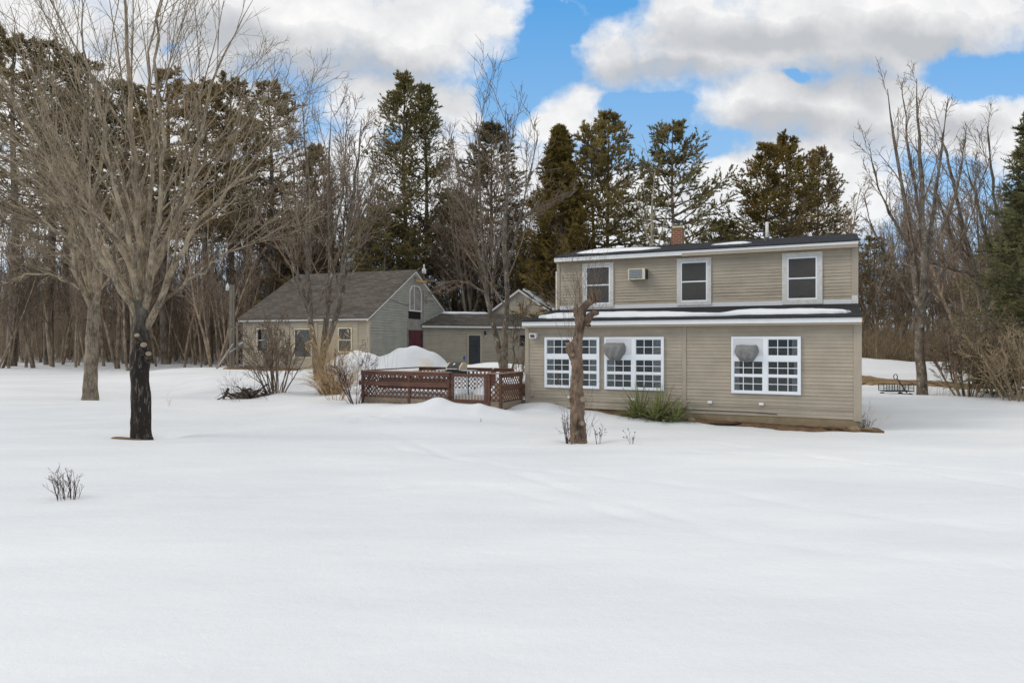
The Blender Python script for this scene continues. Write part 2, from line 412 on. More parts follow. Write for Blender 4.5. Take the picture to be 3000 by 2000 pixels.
for x, z in ((.55, .42), (2.1, .24), (3.4, .145), (5.5, .07), (6.6, .0), (8.3, -.03), (9.9, .02)):
    X, Y = house_w(x, -0.5); cp(X, Y, z, 1.2)
    X, Y = house_w(x, -3); cp(X, Y, z*.5, 1.8)
for u, v, Y in ((1080, 1183, 22.3), (1204, 1186, 21.8), (1229, 1180, 21.6), (1287, 1180, 21.1), (1350, 1182, 21), (1437, 1186, 20.8), (1478, 1199, 20.8), (1505, 1201, 21.4), (1542, 1190, 22.0), (1560, 1184, 22.0)):
    x, y, z = px(u, v, Y); cp(x, y, z, .9); cp(x-.1, y-2.6, z*.55, 1.5); cp(x-.1, y-5, 0.02, 2)
for x, y, z in ((-3, 25, .4), (-6, 27, .4), (-1, 28, .45), (-2, 33, .65), (-4, 40, .8), (0, 40, .95), (-1, 45, .75), (-6, 45, .75), (2, 46, .8), (2, 30, .4)): cp(x, y, z, 2.5)
cp(11, 20, .03, 2); cp(13, 25, .08, 2.5); cp(17, 29, .10, 3); cp(22, 28.5, .02, 3); cp(25, 27, -.05, 4); cp(35, 25, 0, 6); cp(14, 33, .02, 2.5); cp(18, 33, .02, 2.5); cp(24, 33, -.02, 3)
cp(16, 37, .10, 3); cp(22, 38, .15, 3); cp(28, 38, .05, 4); cp(20, 43, .45, 3); cp(27, 43, .35, 4); cp(36, 42, .25, 6); cp(20, 50, .5, 5); cp(35, 55, .4, 8); cp(60, 60, .4, 15)
CP = np.array(CP)
def bumpf(x, y, cx, cy, rx, ry, h, p=2.0, ang=0.0):
    c, s = math.cos(ang), math.sin(ang); dx = x-cx; dy = y-cy
    a = (dx*c+dy*s)/rx; b = (-dx*s+dy*c)/ry
    return h*np.exp(-(a*a+b*b)**(p/2))
_oct = [(np.random.default_rng(100+i).uniform(-1, 1, (6, 2)), np.random.default_rng(200+i).uniform(0, 6.28, 6)) for i in range(5)]
def wav(x, y, base, k):
    D, ph = _oct[k % 5]; out = 0
    for (a, b), p in zip(D, ph): out = out+np.sin((x*a+y*b)*base+p+0.7*np.sin((x*b-y*a)*base*0.61+p))
    return out/6
PILES = [(px(1040, 1038, 35), 1.5, 1.5, 1.05, 3.0, 0), (px(985, 1060, 36), 1.3, 1.6, .45, 2, 0), (px(1198, 1026, 32.5), 1.1, 1.3, 1.0, 1.7, 0), (px(1262, 1045, 32.5), 1.1, 1.2, .95, 2, 0), (px(1120, 1040, 33.5), 1.7, 1.3, 1.12, 2.4, 0)]
TRACKS = [((1150, 1310), (1500, 1370), (2000, 1420), (2400, 1490), (3000, 1560)), ((1400, 1420), (1800, 1500), (2200, 1580), (3000, 1660)), ((1050, 1240), (1300, 1330), (1700, 1440), (2300, 1590)), ((400, 1450), (900, 1450), (1300, 1415)), ((1900, 1320), (2300, 1335), (3000, 1390)), ((2100, 1300), (2600, 1370), (3000, 1430))]
TR = []
for t in TRACKS:
    TR.append([((u-CX)/F*(CAMZ/((v-HY)/F)), CAMZ/((v-HY)/F)) for u, v in t])
WELLS = [(-9.15, 17.5, .55, .22), (-17.5, 29.3, .6, .2), (1.75, 16.6, .45, .16), (18.6, 31, .6, .1), (-9.4, 33.2, .5, .1)]
FOOT = [((u-CX)/F*22, 2.4*F/(v-HY)*.93, r) for u, v, r in ((1112, 1236, .22), (1178, 1226, .25), (1140, 1222, .2), (1062, 1222, .2), (1230, 1240, .15))]
def ground(x, y):
    x = np.asarray(x, float); y = np.asarray(y, float)
    num = np.zeros(x.shape); den = np.zeros(x.shape)
    for cx_, cy_, cz_, r in CP:
        d2 = ((x-cx_)**2+(y-cy_)**2)/(r*r)
        w = 1/(d2*d2+0.02); num += w*cz_; den += w
    z = num/den
    for (a, b, c), rx, ry, h, p, an in PILES: z = z+bumpf(x, y, a, b, rx, ry, h, p, an)
    near = np.exp(-(((x+6)/9)**2+((y-34)/6)**2))
    z = z+near*0.22*wav(x, y, 2.3, 0)+near*0.14*wav(x, y, 5.5, 1)+near*.04*wav(x, y, 13, 3)
    # low ploughed ridge in front of the link building, the bank beyond the house on the right
    z = z+bumpf(x, y, -1.6, 42.5, 4.5, 1.3, .30, 2.5)*(1+.35*wav(x, y, 2.2, 2))
    z = z+bumpf(x, y, 24, 47.2, 10, 2.2, .80, 4, -.10)*(1+.22*wav(x, y, 1.2, 3)+.08*wav(x, y, 3.6, 4))
    # shovelled crest at the foot of the deck
    for u, v, Y, rr, h in ((1287, 1166, 21.1, .38, .17), (1401, 1173, 20.7, .22, .13), (1250, 1172, 21.2, .4, .05), (1587, 1179, 22.1, .45, .05)):
        z = z+bumpf(x, y, (u-CX)/F*Y, Y, rr, .5, h, 2)
    z = z+0.035*wav(x, y, 0.55, 1)+0.016*wav(x, y*1.5, 1.7, 2)+0.006*wav(x, y, 4.3, 3)
    for a, b, r, h in WELLS: z = z-bumpf(x, y, a, b, r, r*.8, h, 2)
    for a, b, r in FOOT:
        d = np.hypot((x-a), (y-b)*1.0)/r; z = z-.10*np.exp(-(d**6))
    for t in TR:
        best = np.full(x.shape, 9.0)
        for (x0, y0), (x1, y1) in zip(t[:-1], t[1:]):
            L2 = (x1-x0)**2+(y1-y0)**2; k = np.clip(((x-x0)*(x1-x0)+(y-y0)*(y1-y0))/L2, 0, 1)
            dd = np.hypot(x-x0-k*(x1-x0), y-y0-k*(y1-y0)); best = np.minimum(best, dd)
        z = z-.030*np.exp(-(best/.12)**2)*(.55+.45*np.sin(x*9+y*4))+.005*np.exp(-((best-.28)/.10)**2)
    return z
def gz(x, y): return float(ground(np.array([x]), np.array([y]))[0])

n = 900; k = 4.0; a0 = 10.0
t = np.linspace(-1, 1, n); gx = a0*np.sinh(k*t)-1.0; gy = a0*np.sinh(k*t)+20.0
X, Y = np.meshgrid(gx, gy)
Zg = ground(X, Y)
V = np.stack([X, Y, Zg], -1).reshape(-1, 3)
idx = np.arange(n*n).reshape(n, n)
Fa = np.stack([idx[:-1, :-1], idx[:-1, 1:], idx[1:, 1:], idx[1:, :-1]], -1).reshape(-1, 4)
me = arr_mesh('snow_ground', V, Fa)
at = me.attributes.new('dirty', 'FLOAT', 'POINT')
dm = bumpf(X, Y, -4.1, 31.4, .9, .9, .62, 2)+bumpf(X, Y, 23, 47, 12, 4, .42, 4)+bumpf(X, Y, -6, 33, 6, 3, .22, 2)
at.data.foreach_set('value', dm.reshape(-1).astype(np.float32))
go = link('snow_ground', me, M['snow']); go['kind'] = 'structure'

def ground_patch(name, pts, mat, lift=0.02, wob=0.12, n_sub=10, seed=1, kind='structure'):
    """irregular patch of bare earth lying on the snow sheet: a fan of rings following the ground"""
    rg = np.random.default_rng(seed); P = np.array(pts, float)
    dense = []
    for i in range(len(P)):
        a, b = P[i], P[(i+1) % len(P)]; m = max(2, int(np.hypot(*(b-a))/0.12))
        for q in range(m): dense.append(a+(b-a)*q/m)
    D = np.array(dense); c = D.mean(0)
    nrm = norm(np.roll(D, -1, 0)-np.roll(D, 1, 0)); nrm = np.stack([nrm[:, 1], -nrm[:, 0]], 1)
    j = rg.normal(size=len(D)); j = np.convolve(np.r_[j, j, j], [.25, .5, .25], 'same')[len(D):2*len(D)]+.8*np.convolve(np.r_[rg.normal(size=len(D))]*1.0, np.ones(7)/4, 'same')
    D = D+nrm*(j*wob)[:, None]
    rings = np.linspace(0, 1, n_sub)**0.7
    V = []; 
    for r in rings:
        q = c+(D-c)*max(r, .001)
        z = ground(q[:, 0], q[:, 1])+lift*(1-r**6)*1.5+(0.0 if r > .98 else lift)-(lift*.8 if r > .98 else 0)+rg.normal(size=len(q))*lift*.25*(r < .97)
        V.append(np.c_[q, z])
    V = np.concatenate(V); m = len(D); idx = np.arange(len(V)).reshape(len(rings), m)
    Fa = np.stack([idx[:-1], np.roll(idx[:-1], -1, 1), np.roll(idx[1:], -1, 1), idx[1:]], -1).reshape(-1, 4)
    o = link(name, arr_mesh(name, V, Fa), mat)
    if kind: o['kind'] = kind
    return o

# ------------------------------------------------------------------ wall helpers (local frames)
def tf_front(y0): return lambda a, d, z: (a, y0-d, z)          # wall facing -y
def tf_right(x0): return lambda a, d, z: (x0+d, a, z)          # wall facing +x, a runs along +y
def tf_left(x0): return lambda a, d, z: (x0-d, a, z)
def clap(mb, tf, rng_of_z, z0, z1, exp=0.103, out=0.019, wob=0.0025, seed=3, holes=()):
    rg = random.Random(seed); z = z0
    while z < z1-0.01:
        zt = min(z+exp, z1); a, b = rng_of_z(z); a2, b2 = rng_of_z(zt)
        if b-a > 0.05:
            m = max(2, int((b-a)/0.9)); w = [rg.gauss(0, wob) for _ in range(m+1)]; ow = [rg.gauss(0, wob*.8) for _ in range(m+1)]
            segs = [(a+(b-a)*i/m, a2+(b2-a2)*i/m, w[i], ow[i]) for i in range(m+1)]
            vs = []; fs = []
            for (p, p2, q, o_) in segs:
                vs += [tf(p, 0, z+q), tf(p, out+o_, z+q), tf(p2, 0.003, zt+.004)]
            for i in range(m):
                k_ = 3*i; fs += [(k_, k_+3, k_+4, k_+1), (k_+1, k_+4, k_+5, k_+2)]
            mb.add(vs, fs)
        z = zt
def rect(tf, a0, a1, d0, d1, z0, z1, mb):
    p = [tf(a0, d0, z0), tf(a1, d1, z1)]
    mb.box(p[0][0], p[1][0], p[0][1], p[1][1], p[0][2], p[1][2])
def frame(mb, tf, a0, a1, z0, z1, w, d0, d1, wb=None, wt=None):
    wb = w if wb is None else wb; wt = w if wt is None else wt
    rect(tf, a0, a0+w, d0, d1, z0, z1, mb); rect(tf, a1-w, a1, d0, d1, z0, z1, mb)
    rect(tf, a0+w, a1-w, d0, d1-.002, z0, z0+wb, mb); rect(tf, a0+w, a1-w, d0, d1-.002, z1-wt, z1, mb)
def curtain(mb, tf, a0, a1, z0, z1, d, rg, bottom_shift=0.0):
    m = int((a1-a0)/0.02)+2; vs = []; fs = []
    for i in range(m+1):
        q = i/m; dd = d+0.007*math.sin(q*(a1-a0)*95+rg.random()*.6)
        vs += [tf(a0+(a1-a0)*q+bottom_shift*(q > .5)*0, dd, z0), tf(a0+(a1-a0)*q, dd, z1)]
    for i in range(m): fs.append((2*i, 2*i+2, 2*i+3, 2*i+1))
    mb.add(vs, fs)

# ------------------------------------------------------------------ MAIN HOUSE (local: x along the front, y back)
house = empty('house', 'tan clapboard two storey house with black shingle roofs and white trimmed windows', 'house', (0.48, 22.71, 0), -math.atan2(HS, HC))
W = 9.9; UY = 2.8
rg = random.Random(5)
b = MB(); b.box(0.02, W-.02, 0.02, 8.5, 0.30, 2.95); b.box(0.05, W-.02, UY+.02, 8.5, 2.95, 5.42)
part('wall_core', b, M['siding'], house)
b = MB(); clap(b, tf_front(0), lambda z: (.10, 5.13), .30, 2.88); clap(b, tf_front(0), lambda z: (5.25, W-.16), .30, 2.88, seed=9); part('clapboard_wall', b, M['siding'], house)
b = MB(); clap(b, tf_front(UY), lambda z: (.12, W-.14), 3.74, 5.33, seed=11, wob=.005); part('clapboard_wall', b, M['siding_up'], house)['label'] = 'upper clapboard wall with peeling paint'
b = MB(); clap(b, tf_left(0.0), lambda z: (.10, 8.4), .30, 2.95, seed=12); clap(b, tf_left(0.03), lambda z: (UY, 8.4), 2.95, 5.3, seed=13); part('clapboard_wall', b, M['siding'], house); b = MB()
clap(b, tf_right(W), lambda z: (.10, 8.4), .30, 2.95, seed=14); clap(b, tf_right(W), lambda z: (UY, 8.4), 2.95, 5.3, seed=15); part('clapboard_wall', b, M['siding'], house)
b = MB()
b.box(-.035, .10, -.036, .10, .26, 2.90); part('corner_board', b, M['trim_tan'], house, bevel=.004); b = MB(); b.box(W-.165, W+.035, -.036, .10, .26, 2.90)
part('corner_board', b, M['trim_tan'], house, bevel=.004); b = MB(); b.box(5.13, 5.25, -.034, .0, .45, 2.88)
part('corner_board', b, M['trim_tan'], house, bevel=.004)
b = MB(); b.box(-.005, .115, UY-.036, UY+.1, 3.62, 5.38); part('corner_board', b, M['trim_tan'], house, bevel=.004); b = MB(); b.box(W-.15, W+.034, UY-.036, UY+.1, 3.86, 5.38)
part('corner_board', b, M['trim_tan'], house, bevel=.004)
b = MB(); b.box(W-.15, W+.032, UY-.034, UY+.1, 3.60, 3.858); part('corner_block', b, M['white_worn'], house); b = MB(); b.box(.118, W-.152, UY-.026, UY, 3.60, 3.738)
part('base_board', b, M['panel'], house)
b = MB(); b.box(-.03, W+.03, -.28, 0.01, 2.885, 2.93); part('soffit', b, M['trim_tan'], house); b = MB(); b.box(.0, W+.02, UY-.28, UY+.01, 5.325, 5.36); part('soffit', b, M['trim_tan'], house)
b = MB(); b.box(-.03, W+.025, -.303, -.275, 2.94, 3.075); part('fascia', b, M['white'], house)
b = MB(); b.box(.0, 4.62, UY-.303, UY-.275, 5.345, 5.40); b.box(.0, W+.03, UY-.31, UY-.275, 5.402, 5.485); part('fascia', b, M['white'], house)
b = MB(); b.box(4.62, W+.02, UY-.296, UY-.276, 5.305, 5.398); part('trim_board', b, M['trim_tan'], house)
b = MB(); b.prism([(W+.03, -.30, 2.94), (W+.03, -.30, 3.07), (W+.03, -.26, 3.07), (W+.03, -.26, 2.94)], (.025, 0, 0)); part('fascia_end', b, plain('raw_wood_end', (.45, .2, .1)), house)
# roofs: slabs
def roof_slab(x0, x1, y0, z0, y1, z1, th): 
    b = MB(); b.prism([(x0, y0, z0), (x0, y1, z1), (x0, y1, z1-th), (x0, y0, z0-th)], (x1-x0, 0, 0)); return b
part('roof', roof_slab(-.05, W+.045, -.34, 3.105, UY, 3.605, .028), M['shingle'], house)['label'] = 'black shingle lean-to roof over the ground floor'
b = roof_slab(-.02, W+.06, UY-.34, 5.515, 5.3, 6.12, .028); b2 = roof_slab(-.02, W+.06, 5.3, 6.12, 8.8, 5.35, .028); b.add(b2.v, b2.f)
part('roof', b, M['shingle'], house)['label'] = 'low black shingle roof over the upper floor'
b = MB()
for x0 in (.03, W-.05): b = MB(); b.prism([(x0, UY-.28, 5.36), (x0, UY-.28, 5.48), (x0, 5.3, 6.09), (x0, 8.7, 5.33), (x0, 8.7, 5.2)], (.05, 0, 0)); part('gable_board', b, M['siding'], house)
b = MB()
for x0 in (-.0, W-.03): b = MB(); b.prism([(x0, -.28, 2.94), (x0, -.28, 3.07), (x0, UY, 3.57), (x0, UY, 2.94)], (.035, 0, 0)); part('gable_board', b, M['trim_tan'], house)
b = MB(); b.box(5.0, W-.05, .0, .05, -.4, .32); b.box(W-.10, W-.0, .02, 8.4, -.4, .32); b.box(.02, 5.0, .06, .12, -.2, .32); part('foundation', b, M['concrete'], house)
b = MB(); b.box(-.14, -.04, UY+.2, UY+.3, 3.62, 5.05); part('downspout', b, M['white'], house)

def sash_window(parent, tf, a0, a1, z0, z1, case, d=.055, screen=True, mat='vinyl'):
    w = MB(); frame(w, tf, a0, a1, z0, z1, case, 0, d); o = part('window', w, M['white_worn'], parent)
    i0, i1, j0, j1 = a0+case, a1-case, z0+case, z1-case; mid = (j0+j1)/2
    f = MB(); frame(f, tf, i0, i1, j0, j1, .045, .0, d-.012); rect(tf, i0+.045, i1-.045, 0, d-.016, mid-.022, mid+.022, f); part('sash', f, M[mat], o)
    g = MB(); rect(tf, i0+.03, i1-.03, .034, .036, j0+.03, j1-.03, g); part('insect_screen', g, M['screen_up'], o)
    g = MB(); rect(tf, i0+.035, i1-.035, .028, .031, j0+.03, j1-.03, g); part('pane', g, M['glass'], o)
    return o
for a0, a1, z0, z1 in ((1.00, 2.16, 3.66, 5.26), (4.40, 5.54, 3.66, 5.26), (7.75, 8.93, 3.615, 5.26)):
    sash_window(house, tf_front(UY), a0, a1, z0, z1, .15 if a0 > 7 else .125)
b = MB(); b.box(8.2, 8.42, UY-.036, UY-.034, 3.82, 3.91); part('window_sticker', b, M['cream'], house)

def big_window(a0, a1, z0, z1, panels):
    """four-part picture window: two small awnings over two double-hung sashes, all with white grilles"""
    tf = tf_front(0)
    o = part('window', (lambda w: (frame(w, tf, a0, a1, z0, z1, .065, 0, .078), rect(tf, (a0+a1)/2-.06, (a0+a1)/2+.06, 0, .076, z0+.065, z1-.065, w), rect(tf, a0+.065, a1-.065, 0, .074, 1.875, 2.015, w), w)[-1])(MB()), M['vinyl'], house)
    mid = (a0+a1)/2; zt = z1
    rm = MB(); rect(tf, a0+.03, a1-.03, .0, .035, z0+.03, z1-.03, rm); part('room_dark_panel', rm, M['room'], o)  # flat panel on the wall; the unlit room is painted as dark colour
    gm = MB(); cus = (MB(), MB()); scn = MB(); gl = MB(); pan = MB(); sash = MB()
    for side, (i0, i1) in enumerate(((a0+.065, mid-.06), (mid+.06, a1-.065))):
        for row, (j0, j1) in enumerate(((1.475, 1.875), (z0+.065, 1.43), (2.015, z1-.065))):
            if row == 2 and side in panels:
                rect(tf, i0, i1, .021, .066, j0, j1, pan); frame(pan, tf, i0+.05, i1-.02, j0+.05, j1-.03, .012, .066, .070); continue
            frame(sash, tf, i0, i1, j0, j1, .022, .036, .066)
            for q in (1, 2):
                xx = i0+(i1-i0)*q/3; rect(tf, xx-.010, xx+.010, .046, .0625, j0+.022, j1-.022, gm)
            zz = (j0+j1)/2; rect(tf, i0+.022, i1-.022, .046, .0615, zz-.010, zz+.010, gm)
            rect(tf, i0+.02, i1-.02, .054, .056, j0+.02, j1-.02, gl)
            cw = (i1-i0)*(.30 if a0 < 6 else .2)
            if side == 0: curtain(cus[0], tf, i0+.01, i0+cw, j0, j1, .045, rg)
            if side == 1: curtain(cus[1], tf, i1-cw*(1.0 if row != 0 or a0 < 6 else .7), i1-.01, j0, j1, .045, rg)
            if row == 1: rect(tf, i0+.02, i1-.02, .0355, .0365, j0+.02, j1-.02, scn)
        rect(tf, i0, i1, 0, .068, 1.43, 1.475, sash)
    part('sash', sash, M['vinyl'], o); part('window_grille', gm, M['vinyl'], o); [part('curtain', cu, M['curtain'], o) for cu in cus]
    part('insect_screen', scn, M['screen'], o); part('pane', gl, M['glass'], o)
    if panels: part('blank_panel', pan, M['panel'], o)
    return o
big_window(.68, 2.545, .935, 2.57, ())
big_window(2.715, 4.585, .935, 2.57, (0,))
big_window(6.55, 8.415, .935, 2.57, (0,))
# covered air conditioners in the lower windows
def ac_cover(cx, cz, wid, hgt, seed, label):
    rg = np.random.default_rng(seed); nu, nv = 15, 12; V = []; 
    prof = []
    # outline: wide flat top, sides drawn in to a gathered bottom
    for j in range(nv):
        q = j/(nv-1)
        half = wid/2*(.86+.14*min(1, q/.25) if q < .25 else 1.0-.50*max(0, (q-.45)/.55)**1.5)
        for i in range(nu):
            s = i/(nu-1)*2-1
            bul = (1-abs(s)**6)*(1-(2*q-1)**6)
            x = cx+s*half+rg.normal()*.006; z = cz+hgt/2-hgt*q-(.035*abs(math.sin(s*3+seed)) if q > .9 else 0)+rg.normal()*.005
            y = -.075-.26*bul*(1-.25*q)+rg.normal()*.010+.03*math.sin(s*9+q*5+seed)*q
            if abs(s) > .99 or q < .01 or q > .99: y = -.075
            V.append((x, y, z))
    idx = np.arange(nu*nv).reshape(nv, nu)
    Fa = np.stack([idx[:-1, :-1], idx[1:, :-1], idx[1:, 1:], idx[:-1, 1:]], -1).reshape(-1, 4)
    o = link('cloth_cover', arr_mesh('cloth_cover', V, Fa, False), M['cover'], house)
    b = MB(); b.box(cx-wid*.26, cx+wid*.26, -.20, -.058, cz-hgt*.22, cz+hgt*.22)
    return o, b
for cx_, cz_, w_, h_, s_, lb in ((3.05, 2.13, .72, .52, 3, ''), (6.98, 2.10, .66, .46, 8, '')):
    t_ = empty('air_conditioner', None, None, (0, 0, 0)); t_.parent = house
    o, b = ac_cover(cx_, cz_, w_, h_, s_, lb); o.parent = t_
    q_ = part('case', b, M['metal'], t_)
    c_ = MB(); c_.path([(cx_-w_*.3, -.30, cz_+h_*.2), (cx_, -.335, cz_-h_*.05), (cx_+w_*.2, -.28, cz_-h_*.42)], .006, 5); part('tie_cord', c_, M['cover'], t_)
# wall air conditioner on the upper floor
ac = empty('air_conditioner', None, None); ac.parent = house
b = MB(); b.box(2.76, 3.36, UY-.30, UY, 4.58, 4.96); part('case', b, M['cream'], ac, bevel=.008)
b = MB(); b.box(2.80, 3.26, UY-.304, UY-.301, 4.62, 4.93); part('back_panel', b, M['screen'], ac)
b = MB()
for i in range(16): b.box(2.805+i*.029, 2.812+i*.029, UY-.309, UY-.3045, 4.63, 4.92)
for i in range(5): b.box(2.803, 3.255, UY-.312, UY-.3095, 4.66+i*.055, 4.664+i*.055)
part('grille', b, M['metal'], ac)
b = MB(); b.box(3.365, 3.395, UY-.25, UY-.02, 4.60, 4.94); part('side_louvre', b, M['black_metal'], ac)
# chimney and vent pipe (on the roof of the house)
ch = MB()
chx, chy = 3.82, 5.75
ch.box(chx-.205, chx+.205, chy-.205, chy+.205, 5.5, 6.74)
cho = part('chimney', ch, M['brick'], house)
b = MB(); b.box(chx-.225, chx+.225, chy-.225, chy+.225, 6.74, 6.79); part('chimney_crown', b, M['concrete'], cho)
b = MB(); b.box(chx-.17, chx+.17, chy-.17, chy+.17, 6.79, 6.85)
for i, j in ((-1, -1), (1, -1), (1, 1), (-1, 1)): b.bar((chx+i*.155, chy+j*.155, 6.84), (chx+i*.155, chy+j*.155, 7.02), .02)
part('flue', b, M['cream'], cho)
b = MB(); b.box(chx-.235, chx+.235, chy-.235, chy+.235, 7.02, 7.055); part('chimney_cap', b, M['black_metal'], cho)
b = MB(); b.cyl((7.17, 4.3, 5.7), (7.17, 4.3, 6.55), .052, n=14); pv = part('vent_pipe', b, M['white_worn'], house, True)
b = MB(); b.lathe([(0, .14), (.5, .11), (1, .06)], (7.17, 4.3, 5.86), (7.17, 4.3, 6.02), 14); part('flashing', b, M['black_metal'], pv)
# wall fittings
fl = empty('floodlight', None, None); fl.parent = house
b = MB(); b.prism([(.18, -.02, 2.56), (.18, -.17, 2.53), (.18, -.21, 2.70), (.18, -.02, 2.72)], (.24, 0, 0)); part('lamp_case', b, M['white'], fl)
b = MB(); b.prism([(.225, -.180, 2.560), (.225, -.212, 2.660), (.225, -.215, 2.660), (.225, -.183, 2.560)], (.15, 0, 0)); part('lens', b, M['screen'], fl)
for x_ in (1.54, 3.62, 5.94, 7.37):
    b = MB(); b.box(x_-.065, x_+.065, -.055, -.01, .60, .68); b.box(x_-.05, x_+.05, -.062, -.0555, .61, .665); part('vent_cover', b, M['white'], house, bevel=.004)
b = MB(); b.box(.17, .28, -.09, -.01, .63, .70); b.cyl((.23, -.09, .66), (.23, -.15, .62), .02, n=8); part('tap', b, M['trim_tan'], house)
b = MB(); b.path([(x, -.026, .555+.012*math.sin(x*1.7)) for x in np.linspace(.15, 9.85, 30)], .009, 5); part('cable', b, M['trim_tan'], house)
b = MB(); b.path([(x, -.03, .40-.05*max(0, math.sin(x*.9))) for x in np.linspace(5.0, 7.8, 14)], .009, 5); part('cable', b, M['black_metal'], house)
for x_ in (.25, 9.88):
    pass

# snow lying on the roofs
def inter(planefn, u, v):
    du = (u-CX)/F; dv = (HY-v)/F; lo, hi = 10.0, 90.0
    g = lambda t: planefn(du*t, t)-(CAMZ+dv*t)
    s0 = g(lo)
    for _ in range(60):
        m = (lo+hi)/2
        if (g(m) > 0) == (s0 > 0): lo = m
        else: hi = m
    return du*lo, lo
def to_local(o, c, s, X, Y): return ((X-o[0])*c+(Y-o[1])*s, -(X-o[0])*s+(Y-o[1])*c)
def snow_loft(name, parent, zf, bottom, top, th, n=90, seed=1, m=9, holes=0.0):
    """bottom/top: lists of (x, y) in the building's frame; cross sections are rounded caps of thickness th"""
    B_ = np.array(sorted(bottom)); T_ = np.array(sorted(top)); rg = np.random.default_rng(seed)
    x0 = max(B_[0, 0], T_[0, 0])-.05; x1 = min(B_[-1, 0], T_[-1, 0])+.05
    xs = x0+(x1-x0)*(0.5-0.5*np.cos(np.linspace(0, math.pi, n)))
    jb = np.convolve(rg.normal(size=n+8), np.ones(5)/5, 'same')[4:-4]; jt = np.convolve(rg.normal(size=n+8), np.ones(9)/9, 'same')[4:-4]
    V = []
    for i, x in enumerate(xs):
        e = min(1.0, math.sqrt(max(0, 1-(1-min(x-x0, x1-x)/.35)**2)) if min(x-x0, x1-x) < .35 else 1.0)
        yb = np.interp(x, B_[:, 0], B_[:, 1])+jb[i]*.05; yt = np.interp(x, T_[:, 0], T_[:, 1])+jt[i]*.05
        if yt < yb+.06: yt = yb+.06
        c = (yb+yt)/2; h = (yt-yb)/2*max(e, .02)
        for j in range(m):
            q = math.cos(math.pi*(1-j/(m-1))); y = c+h*q
            z = zf(x, y)+.006+th*e*(max(0, 1-q**2)**.35)*(1+.12*jt[i])
            if j in (0, m-1): z = zf(x, y)-.01
            V.append((x, y, z))
    idx = np.arange(n*m).reshape(n, m)
    Fa = np.stack([idx[:-1, :-1], idx[1:, :-1], idx[1:, 1:], idx[:-1, 1:]], -1).reshape(-1, 4)
    return link(name, arr_mesh(name, V, Fa), M['roof_snow'], parent)
zl = lambda x, y: 3.105+(y+.34)*.1592
zu = lambda x, y: 5.515+(y-UY+.34)*.213
def world_plane(o, c, s, zf):
    return lambda X, Y: zf(*to_local(o, c, s, X, Y))
HO = ((.48, 22.71), .905, -.4256)
def roofpts(frame_, zf, pts, dz=0):
    out = []
    for u, v in pts:
        X, Y = inter(world_plane(*frame_, lambda x, y: zf(x, y)+dz), u, v); out.append(to_local(*frame_, X, Y))
    return out
nb = roofpts(HO, zl, [(1575, 931.5), (1620, 933), (1690, 931), (1800, 929), (1900, 928), (2050, 926), (2110, 925), (2180, 922), (2300, 920), (2440, 918), (2480, 917), (2490, 915)])
nt = roofpts(HO, zl, [(1575, 928), (1590, 918), (1640, 914), (1700, 912.5), (1850, 909.5), (1950, 909), (1990, 910.5), (2030, 914.5), (2060, 915), (2110, 915.5), (2130, 911.5), (2160, 905), (2230, 902), (2380, 901), (2410, 904), (2470, 905), (2488, 908)], .09)
snow_loft('roof_snow', house, zl, nb, nt, .10, 160, 2)
for bt, tp, sd in (([(1691, 743), (1760, 741), (1830, 735), (1880, 733), (1932, 727.5)], [(1691, 740), (1720, 731), (1760, 727.5), (1830, 726), (1900, 724), (1932, 725)], 3),
                   ([(2088, 718.5), (2130, 716.5), (2190, 713), (2197, 712)], [(2088, 716), (2130, 712), (2160, 708.5), (2185, 708), (2197, 710)], 4)):
    snow_loft('roof_snow', house, zu, roofpts(HO, zu, bt), roofpts(HO, zu, tp, .03), .05, 60, sd)
def tree_patch_house(pts): return [house_w(*p) for p in pts]
ground_patch('bare_earth', tree_patch_house([(5.0, .02), (5.0, -.32), (6.5, -.42), (8.3, -.46), (9.9, -.42), (10.45, -.30), (10.5, .4), (10.0, .5), (9.95, .02)]), M['dirt'], .035, .09, 16, 3)
ground_patch('bare_earth', tree_patch_house([(1.5, .02), (1.5, -.10), (2.6, -.16), (3.6, -.5), (4.9, -.45), (5.1, .02)]), M['dirt'], .02, .03, 6, 4)
ds = random.Random(21)
def rock(r, seed):
    import bmesh
    bm = bmesh.new(); bmesh.ops.create_icosphere(bm, subdivisions=2, radius=r)
    for v in bm.verts:
        v.co *= 1+.28*mnoise.noise(v.co*2.2/r*.5+Vector((seed, 0, 0))); v.co.z *= .6
    me = bpy.data.meshes.new('stone'); bm.to_mesh(me); bm.free(); return me
for i, (xl_, yl_, r, lb) in enumerate(((5.45, -.30, .14, 'rounded tan stone beside the yucca at the foot of the house wall'), (9.75, -.22, .17, 'tan stone at the right corner of the house foundation'), (10.1, -.12, .13, 'smaller tan stone just past the right corner of the house'))):
    x, y = house_w(xl_, yl_); o = link('stone', rock(r, i*3.1), M['stone'], None, True); o.location = (x, y, gz(x, y)+.05); tag(o, lb, 'stone')
print('house ok')
